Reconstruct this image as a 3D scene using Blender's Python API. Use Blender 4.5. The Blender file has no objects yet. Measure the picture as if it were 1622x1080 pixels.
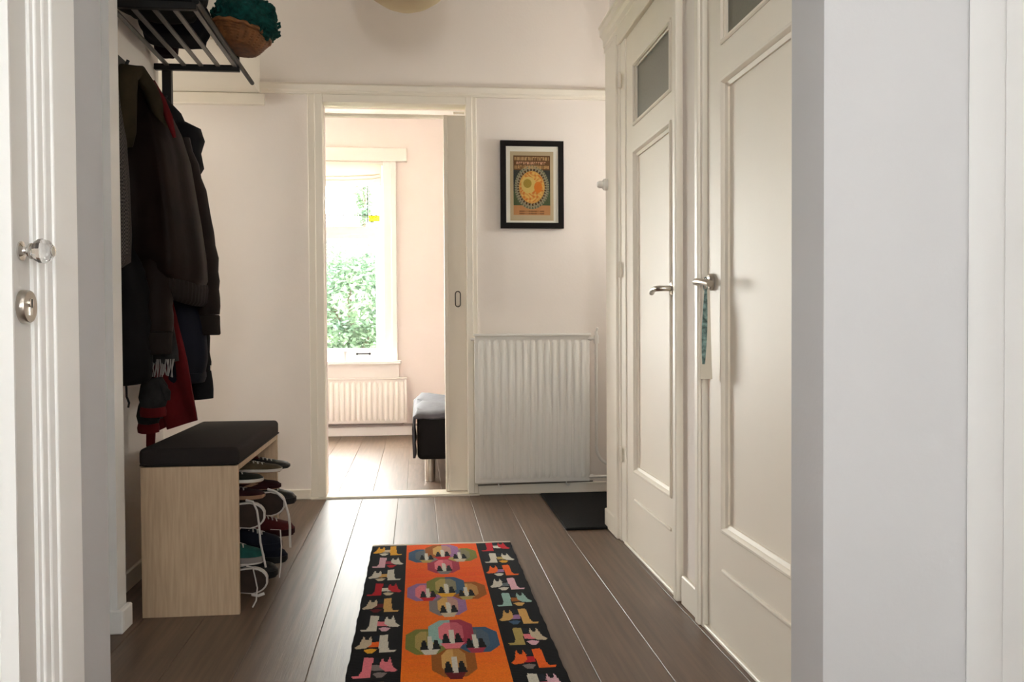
import bpy, bmesh, math, random
from mathutils import Vector, Matrix
random.seed(7)
R = math.radians
SC = bpy.context.scene
COL = SC.collection

# ------------------------------------------------------------------ camera
cam_d = bpy.data.cameras.new('camera'); cam = bpy.data.objects.new('camera', cam_d); COL.objects.link(cam)
cam_d.sensor_width = 36.0; cam_d.lens = 36.0 * 1420 / 1622; cam_d.clip_start = 0.02
yaw, pitch, roll = R(6.03), R(-1.25), R(0.33)
cam_d.shift_y = 6.2/1622
fw = Vector((math.sin(yaw)*math.cos(pitch), math.cos(yaw)*math.cos(pitch), math.sin(pitch)))
r0 = Vector((math.cos(yaw), -math.sin(yaw), 0)); u0 = r0.cross(fw)
rt = math.cos(roll)*r0 - math.sin(roll)*u0; up = math.sin(roll)*r0 + math.cos(roll)*u0
m = Matrix((rt, up, -fw)).transposed().to_4x4(); m.translation = Vector((0, 0, .92))
cam.matrix_world = m
SC.camera = cam

# ------------------------------------------------------------------ sky, exposure
world = bpy.data.worlds.new('overcast_sky'); SC.world = world; world.use_nodes = True
bg = world.node_tree.nodes['Background']; bg.inputs[0].default_value = (1.0, .985, .96, 1); bg.inputs[1].default_value = 10.0
def portal(name, loc, rot, sx, sy):                     # guides sky light through a window
    l = bpy.data.lights.new(name, 'AREA'); l.shape = 'RECTANGLE'; l.size = sx; l.size_y = sy
    l.cycles.is_portal = True
    o = bpy.data.objects.new(name, l); COL.objects.link(o); o.location = loc; o.rotation_euler = rot
portal('daylight_portal_bedroom', (-1.21, 7.72, 1.475), (R(-90), 0, 0), 1.88, 1.63)
portal('added_portal_rear', (.25, -3.56, 1.5), (R(90), 0, 0), .6, .8)  # from here on, portals of the windows added out of view
portal('added_portal_side', (1.26, -1.6, 1.5), (0, R(90), 0), .8, .7)
portal('added_portal_side', (-.76, -1.4, 1.5), (0, R(-90), 0), 1.1, .9)
portal('added_portal_passage', (-2.72, 4.35, 1.65), (0, R(-90), 0), .5, .30)
portal('added_portal_entrance', (1.86, 4.42, 1.75), (0, R(90), 0), .4, .26)
vs = SC.view_settings
vs.view_transform = 'Standard'; vs.look = 'None'; vs.gamma = 1.0; vs.use_curve_mapping = False; vs.exposure = 2.4
cy = SC.cycles
cy.use_denoising = True; cy.max_bounces = 14; cy.diffuse_bounces = 8; cy.glossy_bounces = 6; cy.transparent_max_bounces = 24
cy.caustics_reflective = False; cy.caustics_refractive = False; cy.sample_clamp_indirect = 8

# ------------------------------------------------------------------ materials
MATS = {}
def mat(name, col, rough=.5, metal=0., spec=.5, noise=0., nscale=20., bump=0., bscale=200., stretch=(1,1,1), col2=None, rnd=0., coat=0., trans=0., sheen=0.):
    if name in MATS: return MATS[name]
    M = bpy.data.materials.new(name); M.use_nodes = True; nt = M.node_tree; N = nt.nodes; L = nt.links
    b = N['Principled BSDF']
    b.inputs['Base Color'].default_value = (*col, 1); b.inputs['Roughness'].default_value = rough
    b.inputs['Metallic'].default_value = metal; b.inputs['Specular IOR Level'].default_value = spec
    b.inputs['Coat Weight'].default_value = coat; b.inputs['Sheen Weight'].default_value = sheen
    if trans: b.inputs['Transmission Weight'].default_value = trans
    if noise or bump:
        tc = N.new('ShaderNodeTexCoord'); mp = N.new('ShaderNodeMapping'); mp.inputs['Scale'].default_value = stretch
        L.new(tc.outputs['Object'], mp.inputs['Vector'])
    if noise:
        n = N.new('ShaderNodeTexNoise'); n.inputs['Scale'].default_value = nscale; n.inputs['Detail'].default_value = 6
        L.new(mp.outputs[0], n.inputs['Vector'])
        if rnd:
            oi = N.new('ShaderNodeObjectInfo'); va = N.new('ShaderNodeVectorMath'); va.operation = 'MULTIPLY_ADD'
            cx = N.new('ShaderNodeCombineXYZ')
            for i in range(3): L.new(oi.outputs['Random'], cx.inputs[i])
            va.inputs[1].default_value = (37, 53, 71); L.new(cx.outputs[0], va.inputs[0]); L.new(mp.outputs[0], va.inputs[2]); L.new(va.outputs[0], n.inputs['Vector'])
        mx = N.new('ShaderNodeMix'); mx.data_type = 'RGBA'
        c2 = col2 or tuple(c*(1-noise) for c in col)
        mx.inputs['A'].default_value = (*col, 1); mx.inputs['B'].default_value = (*c2, 1)
        rp = N.new('ShaderNodeMapRange'); rp.inputs['From Min'].default_value = .35; rp.inputs['From Max'].default_value = .65
        L.new(n.outputs['Fac'], rp.inputs['Value']); L.new(rp.outputs[0], mx.inputs['Factor'])
        out = mx.outputs['Result']
        if rnd:
            hs = N.new('ShaderNodeHueSaturation'); mr = N.new('ShaderNodeMapRange')
            mr.inputs['To Min'].default_value = 1-rnd; mr.inputs['To Max'].default_value = 1+rnd
            L.new(oi.outputs['Random'], mr.inputs['Value']); L.new(mr.outputs[0], hs.inputs['Value']); L.new(out, hs.inputs['Color']); out = hs.outputs[0]
        L.new(out, b.inputs['Base Color'])
    if bump:
        n2 = N.new('ShaderNodeTexNoise'); n2.inputs['Scale'].default_value = bscale; n2.inputs['Detail'].default_value = 4
        L.new(mp.outputs[0], n2.inputs['Vector'])
        bp = N.new('ShaderNodeBump'); bp.inputs['Strength'].default_value = bump; bp.inputs['Distance'].default_value = .004
        L.new(n2.outputs['Fac'], bp.inputs['Height']); L.new(bp.outputs[0], b.inputs['Normal'])
    MATS[name] = M
    return M

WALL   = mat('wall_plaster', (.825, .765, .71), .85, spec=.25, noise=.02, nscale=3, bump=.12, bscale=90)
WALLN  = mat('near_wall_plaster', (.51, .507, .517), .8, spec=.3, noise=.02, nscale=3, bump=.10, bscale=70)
TRIM   = mat('cream_paint', (.82, .765, .665), .5, noise=.02, nscale=4, bump=.03, bscale=60)
TRIMW  = mat('white_gloss_paint', (.90, .90, .89), .35, noise=.02, nscale=4, bump=.05, bscale=60)
DOORP  = mat('door_paint', (.80, .735, .635), .55, spec=.35, noise=.02, nscale=3, bump=.03, bscale=50)
DOORN  = mat('near_door_paint', (.73, .715, .69), .35, noise=.02, nscale=3, bump=.03, bscale=50)
CEIL   = mat('ceiling_paint', (.85, .84, .82), .9)
PINK   = mat('pink_plaster', (.87, .785, .758), .85, spec=.25, noise=.02, nscale=3)
PINKT  = mat('pinkish_white_paint', (.86, .81, .77), .4)
WHITE  = mat('window_white', (.88, .87, .85), .35)
RADM   = mat('radiator_enamel', (.80, .785, .74), .32)
PLANK  = mat('plank_laminate', (.155, .103, .072), .42, spec=.24, noise=.5, nscale=7, stretch=(9, .9, 1), col2=(.110, .074, .052), rnd=.10, bump=.10, bscale=30)
GROOVE = mat('groove_filler', (.30, .25, .20), .6, spec=.2)
OAK    = mat('oak_veneer', (.50, .365, .24), .55, noise=.3, nscale=7, stretch=(16, 16, 1.0), col2=(.41, .295, .19), bump=.08, bscale=60)
BLACKM = mat('black_metal', (.006, .0055, .0055), .45, spec=.3, metal=.0)
CUSH   = mat('charcoal_fabric', (.017, .013, .012), .85, spec=.2, bump=.25, bscale=500, sheen=.0)
STEEL  = mat('brushed_nickel', (.50, .46, .41), .28, metal=1.)
CHROME = mat('chrome', (.75, .73, .70), .14, metal=1.)
LEATH  = mat('brown_leather', (.0115, .0055, .0040), .6, spec=.09, noise=.45, nscale=9, bump=.30, bscale=18)
RIBM   = mat('brown_rib_knit', (.012, .0078, .0065), .85, spec=.15, bump=.3, bscale=120)
OLIVE  = mat('olive_corduroy', (.034, .025, .013), .9, spec=.12, noise=.35, nscale=14)
BLACKF = mat('black_cloth', (.004, .0035, .0045), .85, spec=.15, noise=.4, nscale=8, bump=.2, bscale=30)
NAVYF  = mat('navy_cloth', (.004, .0045, .010), .85, spec=.15, noise=.4, nscale=8, bump=.2, bscale=30)
REDF   = mat('red_wool', (.085, .0035, .005), .9, spec=.15, noise=.25, nscale=14, bump=.2, bscale=60)
GREYF  = mat('grey_knit', (.022, .021, .021), .9, spec=.15, noise=.5, nscale=30, bump=.4, bscale=60)
TEALK  = mat('teal_knit', (.004, .055, .048), .9, spec=.15, noise=.55, nscale=60, bump=.9, bscale=45)
WICK   = mat('wicker', (.22, .085, .027), .65, spec=.3, noise=.45, nscale=40)
MATM   = mat('doormat_rubber', (.012, .012, .012), .9, spec=.15, noise=.5, nscale=90, bump=.5, bscale=160)
PAPER  = mat('lamp_paper', (.58, .46, .29), .8, noise=.1, nscale=5)
FROST  = mat('frosted_glass', (.145, .140, .108), .35, noise=.12, nscale=120, spec=.5)  # opaque; the darkness of the room behind is put into this colour
RUBW   = mat('white_rubber', (.42, .39, .35), .65)
LACE   = mat('white_lace', (.46, .43, .40), .85)
FABG   = mat('blanket_grey', (.062, .059, .070), .85, noise=.3, nscale=10, bump=.4, bscale=14)
BEDD   = mat('bed_black', (.008, .0065, .0065), .9, spec=.2)
BLIND  = mat('blind_fabric', (.84, .76, .70), .9)
_n = BLIND.node_tree; _t = _n.nodes.new('ShaderNodeBsdfTranslucent'); _t.inputs[0].default_value = (.84, .74, .66, 1); _m = _n.nodes.new('ShaderNodeMixShader'); _m.inputs[0].default_value = .3
_n.links.new(_n.nodes['Principled BSDF'].outputs[0], _m.inputs[1]); _n.links.new(_t.outputs[0], _m.inputs[2]); _n.links.new(_m.outputs[0], _n.nodes['Material Output'].inputs[0])

def thin_glass(name, tint=(1,1,1)):
    M = bpy.data.materials.new(name); M.use_nodes = True; nt = M.node_tree; N = nt.nodes
    N.remove(N['Principled BSDF']); o = N['Material Output']
    t = N.new('ShaderNodeBsdfTransparent'); t.inputs[0].default_value = (*tint, 1)
    g = N.new('ShaderNodeBsdfGlossy'); g.inputs['Roughness'].default_value = .02
    fr = N.new('ShaderNodeFresnel'); fr.inputs[0].default_value = 1.45
    ge = N.new('ShaderNodeNewGeometry'); iv = N.new('ShaderNodeMath'); iv.operation = 'SUBTRACT'; iv.inputs[0].default_value = 1; nt.links.new(ge.outputs['Backfacing'], iv.inputs[1])
    ml = N.new('ShaderNodeMath'); ml.operation = 'MULTIPLY'; nt.links.new(fr.outputs[0], ml.inputs[0]); nt.links.new(iv.outputs[0], ml.inputs[1])
    mx = N.new('ShaderNodeMixShader'); nt.links.new(ml.outputs[0], mx.inputs[0]); nt.links.new(t.outputs[0], mx.inputs[1]); nt.links.new(g.outputs[0], mx.inputs[2])
    nt.links.new(mx.outputs[0], o.inputs[0]); return M
GLASS = thin_glass('window_glass', (.97, .98, .97)); YGLASS = thin_glass('yellow_glass', (.9, .68, .05))
CRYST = mat('crystal_glass', (.97, .97, .97), .03, trans=.92)

def painted(name, rough=.85, bump=0.):                    # colour of the weave / the print, stored on the mesh
    M = bpy.data.materials.new(name); M.use_nodes = True; nt = M.node_tree; b = nt.nodes['Principled BSDF']
    a = nt.nodes.new('ShaderNodeVertexColor'); a.layer_name = 'print'
    nt.links.new(a.outputs[0], b.inputs['Base Color']); b.inputs['Roughness'].default_value = rough; b.inputs['Specular IOR Level'].default_value = .08
    if bump:
        tc = nt.nodes.new('ShaderNodeTexCoord'); w = nt.nodes.new('ShaderNodeTexWave'); w.bands_direction = 'Y'; w.inputs['Scale'].default_value = 55; w.inputs['Distortion'].default_value = 1.5
        nt.links.new(tc.outputs['Object'], w.inputs[0]); bp = nt.nodes.new('ShaderNodeBump'); bp.inputs['Strength'].default_value = bump; bp.inputs['Distance'].default_value = .002
        nt.links.new(w.outputs[1], bp.inputs['Height']); nt.links.new(bp.outputs[0], b.inputs['Normal'])
    return M

# ------------------------------------------------------------------ mesh helpers
def wloc(o):
    v = Vector((0, 0, 0))
    while o is not None: v += o.location; o = o.parent
    return v
class MB:
    def __init__(s): s.b = bmesh.new()
    def box(s, x0, x1, y0, y1, z0, z1, bev=0., seg=1):
        t = bmesh.new(); bmesh.ops.create_cube(t, size=1)
        for v in t.verts: v.co = Vector(((x0+x1)/2+v.co.x*(x1-x0), (y0+y1)/2+v.co.y*(y1-y0), (z0+z1)/2+v.co.z*(z1-z0)))
        if bev: bmesh.ops.bevel(t, geom=t.edges[:], offset=bev, segments=seg, profile=.5, affect='EDGES')
        s.add(t); return s
    def add(s, t):
        me = bpy.data.meshes.new('t'); t.to_mesh(me); t.free(); s.b.from_mesh(me); bpy.data.meshes.remove(me)
    def ring(s, pts): return [s.b.verts.new(p) for p in pts]
    def skin(s, rings, closed=True, cap=True):
        for a, b in zip(rings, rings[1:]):
            n = len(a)
            for i in range(n if closed else n-1):
                j = (i+1) % n
                try: s.b.faces.new((a[i], a[j], b[j], b[i]))
                except ValueError: pass
        if cap and closed:
            s.b.faces.new(rings[0][::-1]); s.b.faces.new(rings[-1])
        return s
    def tube(s, pts, r, n=8, flat=None):
        pts = [Vector(p) for p in pts]; rs = r if isinstance(r, (list, tuple)) else [r]*len(pts)
        rings = []; ref = None
        for i, p in enumerate(pts):
            d = (pts[min(i+1, len(pts)-1)]-pts[max(i-1, 0)]).normalized()
            if ref is None: ref = Vector((0, 0, 1)) if abs(d.z) < .9 else Vector((1, 0, 0))
            a = d.cross(ref).normalized(); c = a.cross(d).normalized(); ref = c
            rings.append(s.ring([p+a*(math.cos(2*math.pi*k/n)*rs[i])+c*(math.sin(2*math.pi*k/n)*rs[i]*(flat or 1)) for k in range(n)]))
        return s.skin(rings)
    def cyl(s, p0, p1, r, n=16, r2=None): return s.tube([p0, p1], [r, r if r2 is None else r2], n)
    def lathe(s, prof, n=24, axis='z', o=(0,0,0)):       # prof: (radius, height)
        o = Vector(o); rings = []
        for r, h in prof:
            q = []
            for k in range(n):
                a = 2*math.pi*k/n; c, d = math.cos(a)*r, math.sin(a)*r
                q.append(o+(Vector((c, d, h)) if axis == 'z' else Vector((h, c, d)) if axis == 'x' else Vector((d, h, c))))
            rings.append(s.ring(q))
        return s.skin(rings)
    def loft(s, secs, n=32):                               # (cx, cy, cz, rx, ry, fold depth, folds, phase)
        rings = []
        for (cx, cy, cz, rx, ry, am, nf, ph) in secs:
            q = []
            for k in range(n):
                a = 2*math.pi*k/n; f = 1+am*math.sin(nf*a+ph)+.22*am*math.sin((nf*2+1)*a+2*ph)
                e = 2/2.6; c, d = math.cos(a), math.sin(a)
                c = math.copysign(abs(c)**e, c); d = math.copysign(abs(d)**e, d)
                q.append((cx+rx*c*f, cy+ry*d*f, cz+am*.06*math.sin(2*a+ph)))
            rings.append(s.ring(q))
        return s.skin(rings)
    def prism(s, poly, lo, hi, axis='z'):
        def P(u, v, w): return (u, v, w) if axis == 'z' else (u, w, v) if axis == 'y' else (w, u, v)
        return s.skin([s.ring([P(u, v, lo) for u, v in poly]), s.ring([P(u, v, hi) for u, v in poly])])
    def frame(s, u0, u1, v0, v1, prof, axis='x'):            # mitred frame; prof: (inset from the outer edge, depth coordinate)
        rings = []
        for ins, d in prof:
            c = [(u0+ins, v0+ins), (u1-ins, v0+ins), (u1-ins, v1-ins), (u0+ins, v1-ins)]
            rings.append(s.ring([(d, u, v) if axis == 'x' else (u, d, v) for u, v in c]))
        return s.skin(rings+rings[:1], cap=False)
    def build(s, name, m, parent=None, smooth=None, local=False, bevel=0., subsurf=0):
        bmesh.ops.recalc_face_normals(s.b, faces=s.b.faces[:])
        me = bpy.data.meshes.new(name); s.b.to_mesh(me); s.b.free(); me.materials.append(m)
        o = bpy.data.objects.new(name, me); COL.objects.link(o)
        if parent is not None:
            o.parent = parent
            if not local: me.transform(Matrix.Translation(-wloc(parent)))
        if smooth is not None:
            me.polygons.foreach_set('use_smooth', [True]*len(me.polygons)); me.set_sharp_from_angle(angle=R(smooth))
        if bevel:
            md = o.modifiers.new('bevel', 'BEVEL'); md.width = bevel; md.segments = 2; md.limit_method = 'ANGLE'
        if subsurf:
            md = o.modifiers.new('sub', 'SUBSURF'); md.levels = subsurf; md.render_levels = subsurf
        return o
def tag(o, label, cat, group=None):
    o['label'] = label; o['category'] = cat
    if group: o['group'] = group
    return o
def thing(name, label, cat, loc=(0,0,0), group=None, rot=(0,0,0)):
    o = bpy.data.objects.new(name, None); COL.objects.link(o); o.location = loc; o.rotation_euler = rot; o.empty_display_size = .05
    return tag(o, label, cat, group)
def struct(o, label=None):
    o['kind'] = 'structure'
    if label: o['label'] = label
    return o
def sroot(name, label, loc=(0,0,0)):
    o = bpy.data.objects.new(name, None); COL.objects.link(o); o.location = loc; return struct(o, label)
def wall(name, boxes, m, label):
    b = MB()
    for q in boxes: b.box(*q[:4], -.05 if q[4] == 0 else q[4], q[5])
    return struct(b.build(name, m), label)
def dup(o, parent=None):
    c = o.copy(); COL.objects.link(c)
    if parent is not None: c.parent = parent
    for ch in list(o.children): dup(ch, c)
    return c

# ------------------------------------------------------------------ the setting: floors
HZ, BZ = 2.75, 2.655                                       # ceilings of hall and bedroom
def plank_floor(name, label, x0, x1, y0, y1, phase, seed):
    rng = random.Random(seed)
    root = struct(MB().box(x0-.05, x1+.05, y0, y1, -.08, -.0035).build(name, GROOVE), label)
    W, G, Ln = .190, .0022, 2.9
    base = MB().box(-W/2+G/2, W/2-G/2, -.5, .5, -.010, 0, .0009).b
    me = bpy.data.meshes.new('plank'); base.to_mesh(me); base.free(); me.materials.append(PLANK)
    k = math.floor((x0-phase)/W)
    while phase+k*W < x1:
        a = max(phase+k*W, x0); b_ = min(phase+(k+1)*W, x1); k += 1
        if b_-a < .01: continue
        y = y0-rng.uniform(0, .28)-(0 if y0 < 0 else .9*(k % 3))
        while y < y1:
            ya, yb = max(y, y0), min(y+Ln, y1); y += Ln
            if yb-ya < .05: continue
            o = bpy.data.objects.new('plank', me); COL.objects.link(o); o.parent = root
            o.location = ((a+b_)/2, (ya+yb)/2, 0); o.scale = ((b_-a)/W, yb-ya-.0015, 1)
    return root
plank_floor('floor', 'brown laminate plank floor of the hallway', -2.6, 1.8, -3.5, 4.85, -.297, 3)
plank_floor('floor', 'brown laminate plank floor of the pink bedroom', -2.4, 1.9, 4.96, 7.60, -.252, 5)
struct(MB().box(-.57, .33, 4.83, 4.975, -.02, .012, .004).build('trim_1', TRIM), 'cream threshold strip under the sliding door')

# ------------------------------------------------------------------ the setting: walls, ceilings
wall('ceiling', [(-2.7, 1.95, -3.6, 4.99, HZ, HZ+.1)], CEIL, 'white hallway ceiling')
wall('ceiling', [(-2.5, 2.0, 4.99, 7.75, BZ, BZ+.2)], CEIL, 'white bedroom ceiling')
DX0, DX1, DZ = -.49, .27, 2.103                            # opening of the sliding door
wall('wall_back', [(-2.7, DX0, 4.85, 4.895, 0, HZ), (DX1, 1.95, 4.85, 4.895, 0, HZ), (DX0, DX1, 4.85, 4.895, DZ, HZ)], WALL, 'warm white end wall of the hallway')
wall('wall_bedroom_near', [(-2.5, DX0, 4.945, 4.99, 0, HZ), (1.15, 2.0, 4.945, 4.99, 0, HZ), (DX1, 1.15, 4.945, 4.99, 0, HZ), (DX0, DX1, 4.945, 4.99, DZ+.004, HZ)], PINK, 'pink bedroom side of the sliding door wall')
wall('wall_passage_left', [(-2.75, -2.6, 3.6, 4.20, 0, HZ), (-2.75, -2.6, 4.50, 4.9, 0, HZ), (-2.75, -2.6, 4.20, 4.50, 0, 1.40), (-2.75, -2.6, 4.20, 4.50, 1.90, HZ)], WALL, 'end wall of the side passage')
wall('wall_left', [(-1.35, -1.02, 2.87, 3.73, 0, HZ), (-2.7, -1.35, 3.6, 3.73, 0, HZ)], WALL, 'white wall behind the coat rack')
wall('wall_left_return', [(-2.0, -.903, 2.79, 2.87, 0, HZ)], TRIMW, 'cream painted end of the wall before the coat niche')
wall('wall_left_gap', [(-2.0, -1.9, 1.9, 2.8, 0, HZ)], WALL, 'far wall of the side opening')
NX = -.668
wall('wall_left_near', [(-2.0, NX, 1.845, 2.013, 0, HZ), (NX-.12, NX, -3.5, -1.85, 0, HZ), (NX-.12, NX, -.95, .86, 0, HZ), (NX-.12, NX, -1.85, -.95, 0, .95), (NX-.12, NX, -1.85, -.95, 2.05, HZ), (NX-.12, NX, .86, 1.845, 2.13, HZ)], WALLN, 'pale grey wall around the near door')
wall('wall_right', [(.872, .93, 1.853, 1.895, 0, 2.11), (.872, .93, 2.63, 2.905, 0, 2.11), (.872, .93, 3.685, 4.0, 0, 2.11), (.872, .93, 1.853, 4.0, 2.11, HZ), (.93, 1.3, 1.853, 4.0, 0, HZ)], WALL, 'warm white wall with the two panelled doors')
wall('wall_recess_right', [(1.75, 1.9, 3.86, 4.29, 0, HZ), (1.75, 1.9, 4.55, 4.9, 0, HZ), (1.75, 1.9, 4.29, 4.55, 0, 1.55), (1.75, 1.9, 4.29, 4.55, 1.95, HZ), (1.3, 1.9, 3.86, 4.0, 0, HZ)], WALL, 'side of the entrance recess')
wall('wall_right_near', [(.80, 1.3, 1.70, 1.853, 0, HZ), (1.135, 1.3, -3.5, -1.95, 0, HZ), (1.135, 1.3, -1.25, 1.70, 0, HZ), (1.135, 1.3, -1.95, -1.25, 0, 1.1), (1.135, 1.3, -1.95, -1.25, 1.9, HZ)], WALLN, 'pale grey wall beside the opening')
wall('wall_rear', [(NX-.1, -.05, -3.6, -3.5, 0, HZ), (.55, 1.3, -3.6, -3.5, 0, HZ), (-.05, .55, -3.6, -3.5, 0, 1.1), (-.05, .55, -3.6, -3.5, 1.9, HZ)], WALLN, 'wall behind the viewer with an added window')
wall('wall_bedroom_left', [(-2.55, -2.4, 4.96, 7.72, 0, BZ+.1)], PINK, 'pink side wall of the bedroom')
wall('wall_bedroom_right', [(1.9, 2.05, 4.96, 7.72, 0, BZ+.1)], PINK, 'pink side wall of the bedroom by the bed')
WX0, WX1, WZ0, WZ1 = -2.15, -.27, .66, 2.29
wall('wall_bedroom_back', [(-2.5, WX0, 7.60, 7.72, 0, BZ), (WX1, 2.0, 7.60, 7.72, 0, BZ), (WX0, WX1, 7.60, 7.72, 0, WZ0), (WX0, WX1, 7.60, 7.72, WZ1, BZ)], PINK, 'pink bedroom wall around the window')
# lowered ceiling over the passage on the left, with the board under it
wall('ceiling_bulkhead', [(-2.65, -.81, 3.95, 4.85, 2.142, HZ)], TRIM, 'lowered boxed ceiling over the side passage')
struct(MB().box(-1.9, -.785, 4.815, 4.85, 2.080, 2.140, .004).build('trim_2', TRIM), 'flat cream board under the lowered ceiling')

# picture rail on the end wall
def rail(x0, x1, yw, z, name, label):
    pr = [(yw, z), (yw-.016, z), (yw-.016, z+.013), (yw-.024, z+.020), (yw-.030, z+.046), (yw-.020, z+.056), (yw, z+.056)]
    b = MB(); b.skin([b.ring([(x, p, q) for p, q in pr]) for x in (x0, x1)]); return struct(b.build(name, TRIM), label)
rail(-.81, 1.74, 4.85, 2.146, 'trim_3', 'cream picture rail along the end wall')
# baseboards
def base(name, boxes, label, m=TRIM):
    b = MB()
    for q in boxes: b.box(*q, .004)
    return struct(b.build(name, m), label)
base('baseboard_back', [(-2.6, -.567, 4.837, 4.85, 0, .055), (.325, 1.74, 4.837, 4.85, 0, .058)], 'low cream baseboard of the end wall')
base('baseboard_left', [(-1.02, -1.007, 2.87, 3.735, 0, .07)], 'baseboard behind the shoe bench')
base('baseboard_left_return', [(-1.9, -.884, 2.775, 2.79, 0, .072), (-.903, -.884, 2.785, 2.87, 0, .071)], 'white baseboard around the wall end', TRIMW)
base('baseboard_right', [(.856, .872, 2.69, 2.855, 0, .095), (.845, .872, 3.80, 4.013, 0, .085), (.845, 1.2, 4.0, 4.013, 0, .085)], 'cream baseboard between the doors')
base('baseboard_bedroom', [(-2.4, 1.9, 7.585, 7.60, 0, .075)], 'pale bedroom baseboard', PINKT)

# casing of the sliding door
b = MB()
b.box(-.567, -.525, 4.832, 4.85, .012, 2.146, .003); b.box(-.53, -.488, 4.822, 4.90, .012, 2.146, .003)
b.box(.268, .302, 4.822, 4.90, .012, 2.146, .003); b.box(.298, .325, 4.834, 4.85, .012, 2.146, .003)
b.box(-.489, .269, 4.8235, 4.90, DZ-.0015, 2.1445, .003)
struct(b.build('trim_4', TRIM), 'cream casing around the sliding door')
struct(MB().box(-.49, .27, 4.950, 4.985, 2.058, 2.074, .003).box(-.489, .269, 4.895, 4.945, 2.104, 2.13).build('trim_5', TRIM), 'sliding door track bar')
# sliding door, mostly in its pocket
sd = sroot('door_3', 'cream sliding door pushed into its wall pocket', (.55, 4.92, 0))
MB().box(.150, .95, 4.902, 4.938, .014, 2.062, .003).build('door_leaf', DOORP, sd)
MB().box(.150, .172, 4.896, 4.902, .014, 2.062, .0015).build('edge_bead', DOORP, sd)
MB().box(.205, .262, 4.894, 4.902, 2.068, 2.080, .001).build('guide', TRIM, sd)
b = MB(); pts = []
for k in range(24):
    a = 2*math.pi*k/24; pts.append((.222+.014*math.cos(a), 4.899, 1.065+(.026 if math.sin(a) >= 0 else -.026)+.016*math.sin(a)))
b.tube(pts+pts[:1], .0032, 6)
fp = b.build('flush_pull', mat('dark_bronze', (.09, .075, .06), .4, metal=.6), sd)
MB().prism([(.222+.011*math.cos(2*math.pi*k/20), 1.065+(.026 if math.sin(2*math.pi*k/20) >= 0 else -.026)+.013*math.sin(2*math.pi*k/20)) for k in range(20)], 4.9005, 4.9035, 'y').build('recess_plate', DOORP, fp)

# ------------------------------------------------------------------ panelled doors on the right
def lever(parent, y, z, x, bend, length):
    # rosette, neck, lever lying along +-y
    o = MB().lathe([(0.0, -.012), (.021, -.012), (.025, -.009), (.025, 0), (0, 0)], 28, 'x', (x, y, z)).build('rosette', STEEL, parent, 40)
    b = MB(); s = 1 if bend > 0 else -1
    pts = [(x-.008, y, z), (x-.036, y, z), (x-.048, y+s*.004, z), (x-.054, y+s*.014, z), (x-.055, y+s*.045, z), (x-.052, y+s*length*.75, z-.004), (x-.046, y+s*length, z-.010)]
    b.tube(pts, [.0095, .0095, .010, .010, .0095, .009, .0095], 14)
    b.build('lever', STEEL, parent, 50)
def panel_door(name, label, y0, y1, gy0, gy1, hinge_far):
    X = .868
    d = sroot(name, label, (.89, (y0+y1)/2, 0))
    zt = 2.10
    p0, p1, pz0, pz1, gz0, gz1 = gy0, gy1, .327, 1.612, 1.72, 1.958
    b = MB()                                                # stiles and rails around the openings
    for q in [(y0, p0, .012, zt), (p1, y1, .012, zt), (p0, p1, gz1, zt), (p0, p1, pz1, gz0), (p0, p1, .012, pz0)]:
        b.box(X, X+.04, q[0], q[1], q[2], q[3])
    b.build('door_frame', DOORP, d)
    MB().box(X+.014, X+.03, p0, p1, pz0, pz1).build('door_panel', DOORP, d)
    g = MB().box(X+.012, X+.02, p0, p1, gz0, gz1).build('frosted_pane', FROST, d); g['label'] = 'frosted glass pane coloured dark for the unlit room behind'
    def mould(za, zb, parent, wd, name, faces='lrtb'):
        b = MB(); e = .006
        b.frame(p0-e, p1+e, za-e, zb+e, [(0, X+.002), (0, X-.003), (.004, X-.007), (.010, X-.007), (.016, X-.001), (wd*.8, X+.003), (wd+e, X+.008), (wd+e, X+.02), (0, X+.02)])
        return b.build(name, DOORP, parent, 25)
    mould(pz0, pz1, d, .022, 'panel_moulding'); mould(gz0, gz1, d, .014, 'glazing_bead')
    MB().box(X-.006, X+.012, p0, p1, .205, .217, .004, 2).build('panel_moulding', DOORP, d, 40)
    return d
d1 = panel_door('door_1', 'cream panelled door with frosted pane beside the radiator corner', 2.925, 3.66, 3.005, 3.53, True)
lever(d1, 2.965, 1.042, .866, 1, .118)
d2 = panel_door('door_2', 'cream panelled door with frosted pane and paper tag on its handle', 1.90, 2.615, 1.995, 2.485, False)
lever(d2, 2.572, 1.044, .866, -1, .118)
for z in (.37, 1.147, 1.94):
    h = MB().cyl((.852, 3.715, z-.028), (.852, 3.715, z+.028), .0085, 12).build('hinge', DOORP, d1, 50)
    MB().lathe([(0, 0), (.006, 0), (.007, .006), (.003, .012), (0, .013)], 12, 'z', (.852, 3.715, z+.028)).build('finial', DOORP, h, 50)
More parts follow.
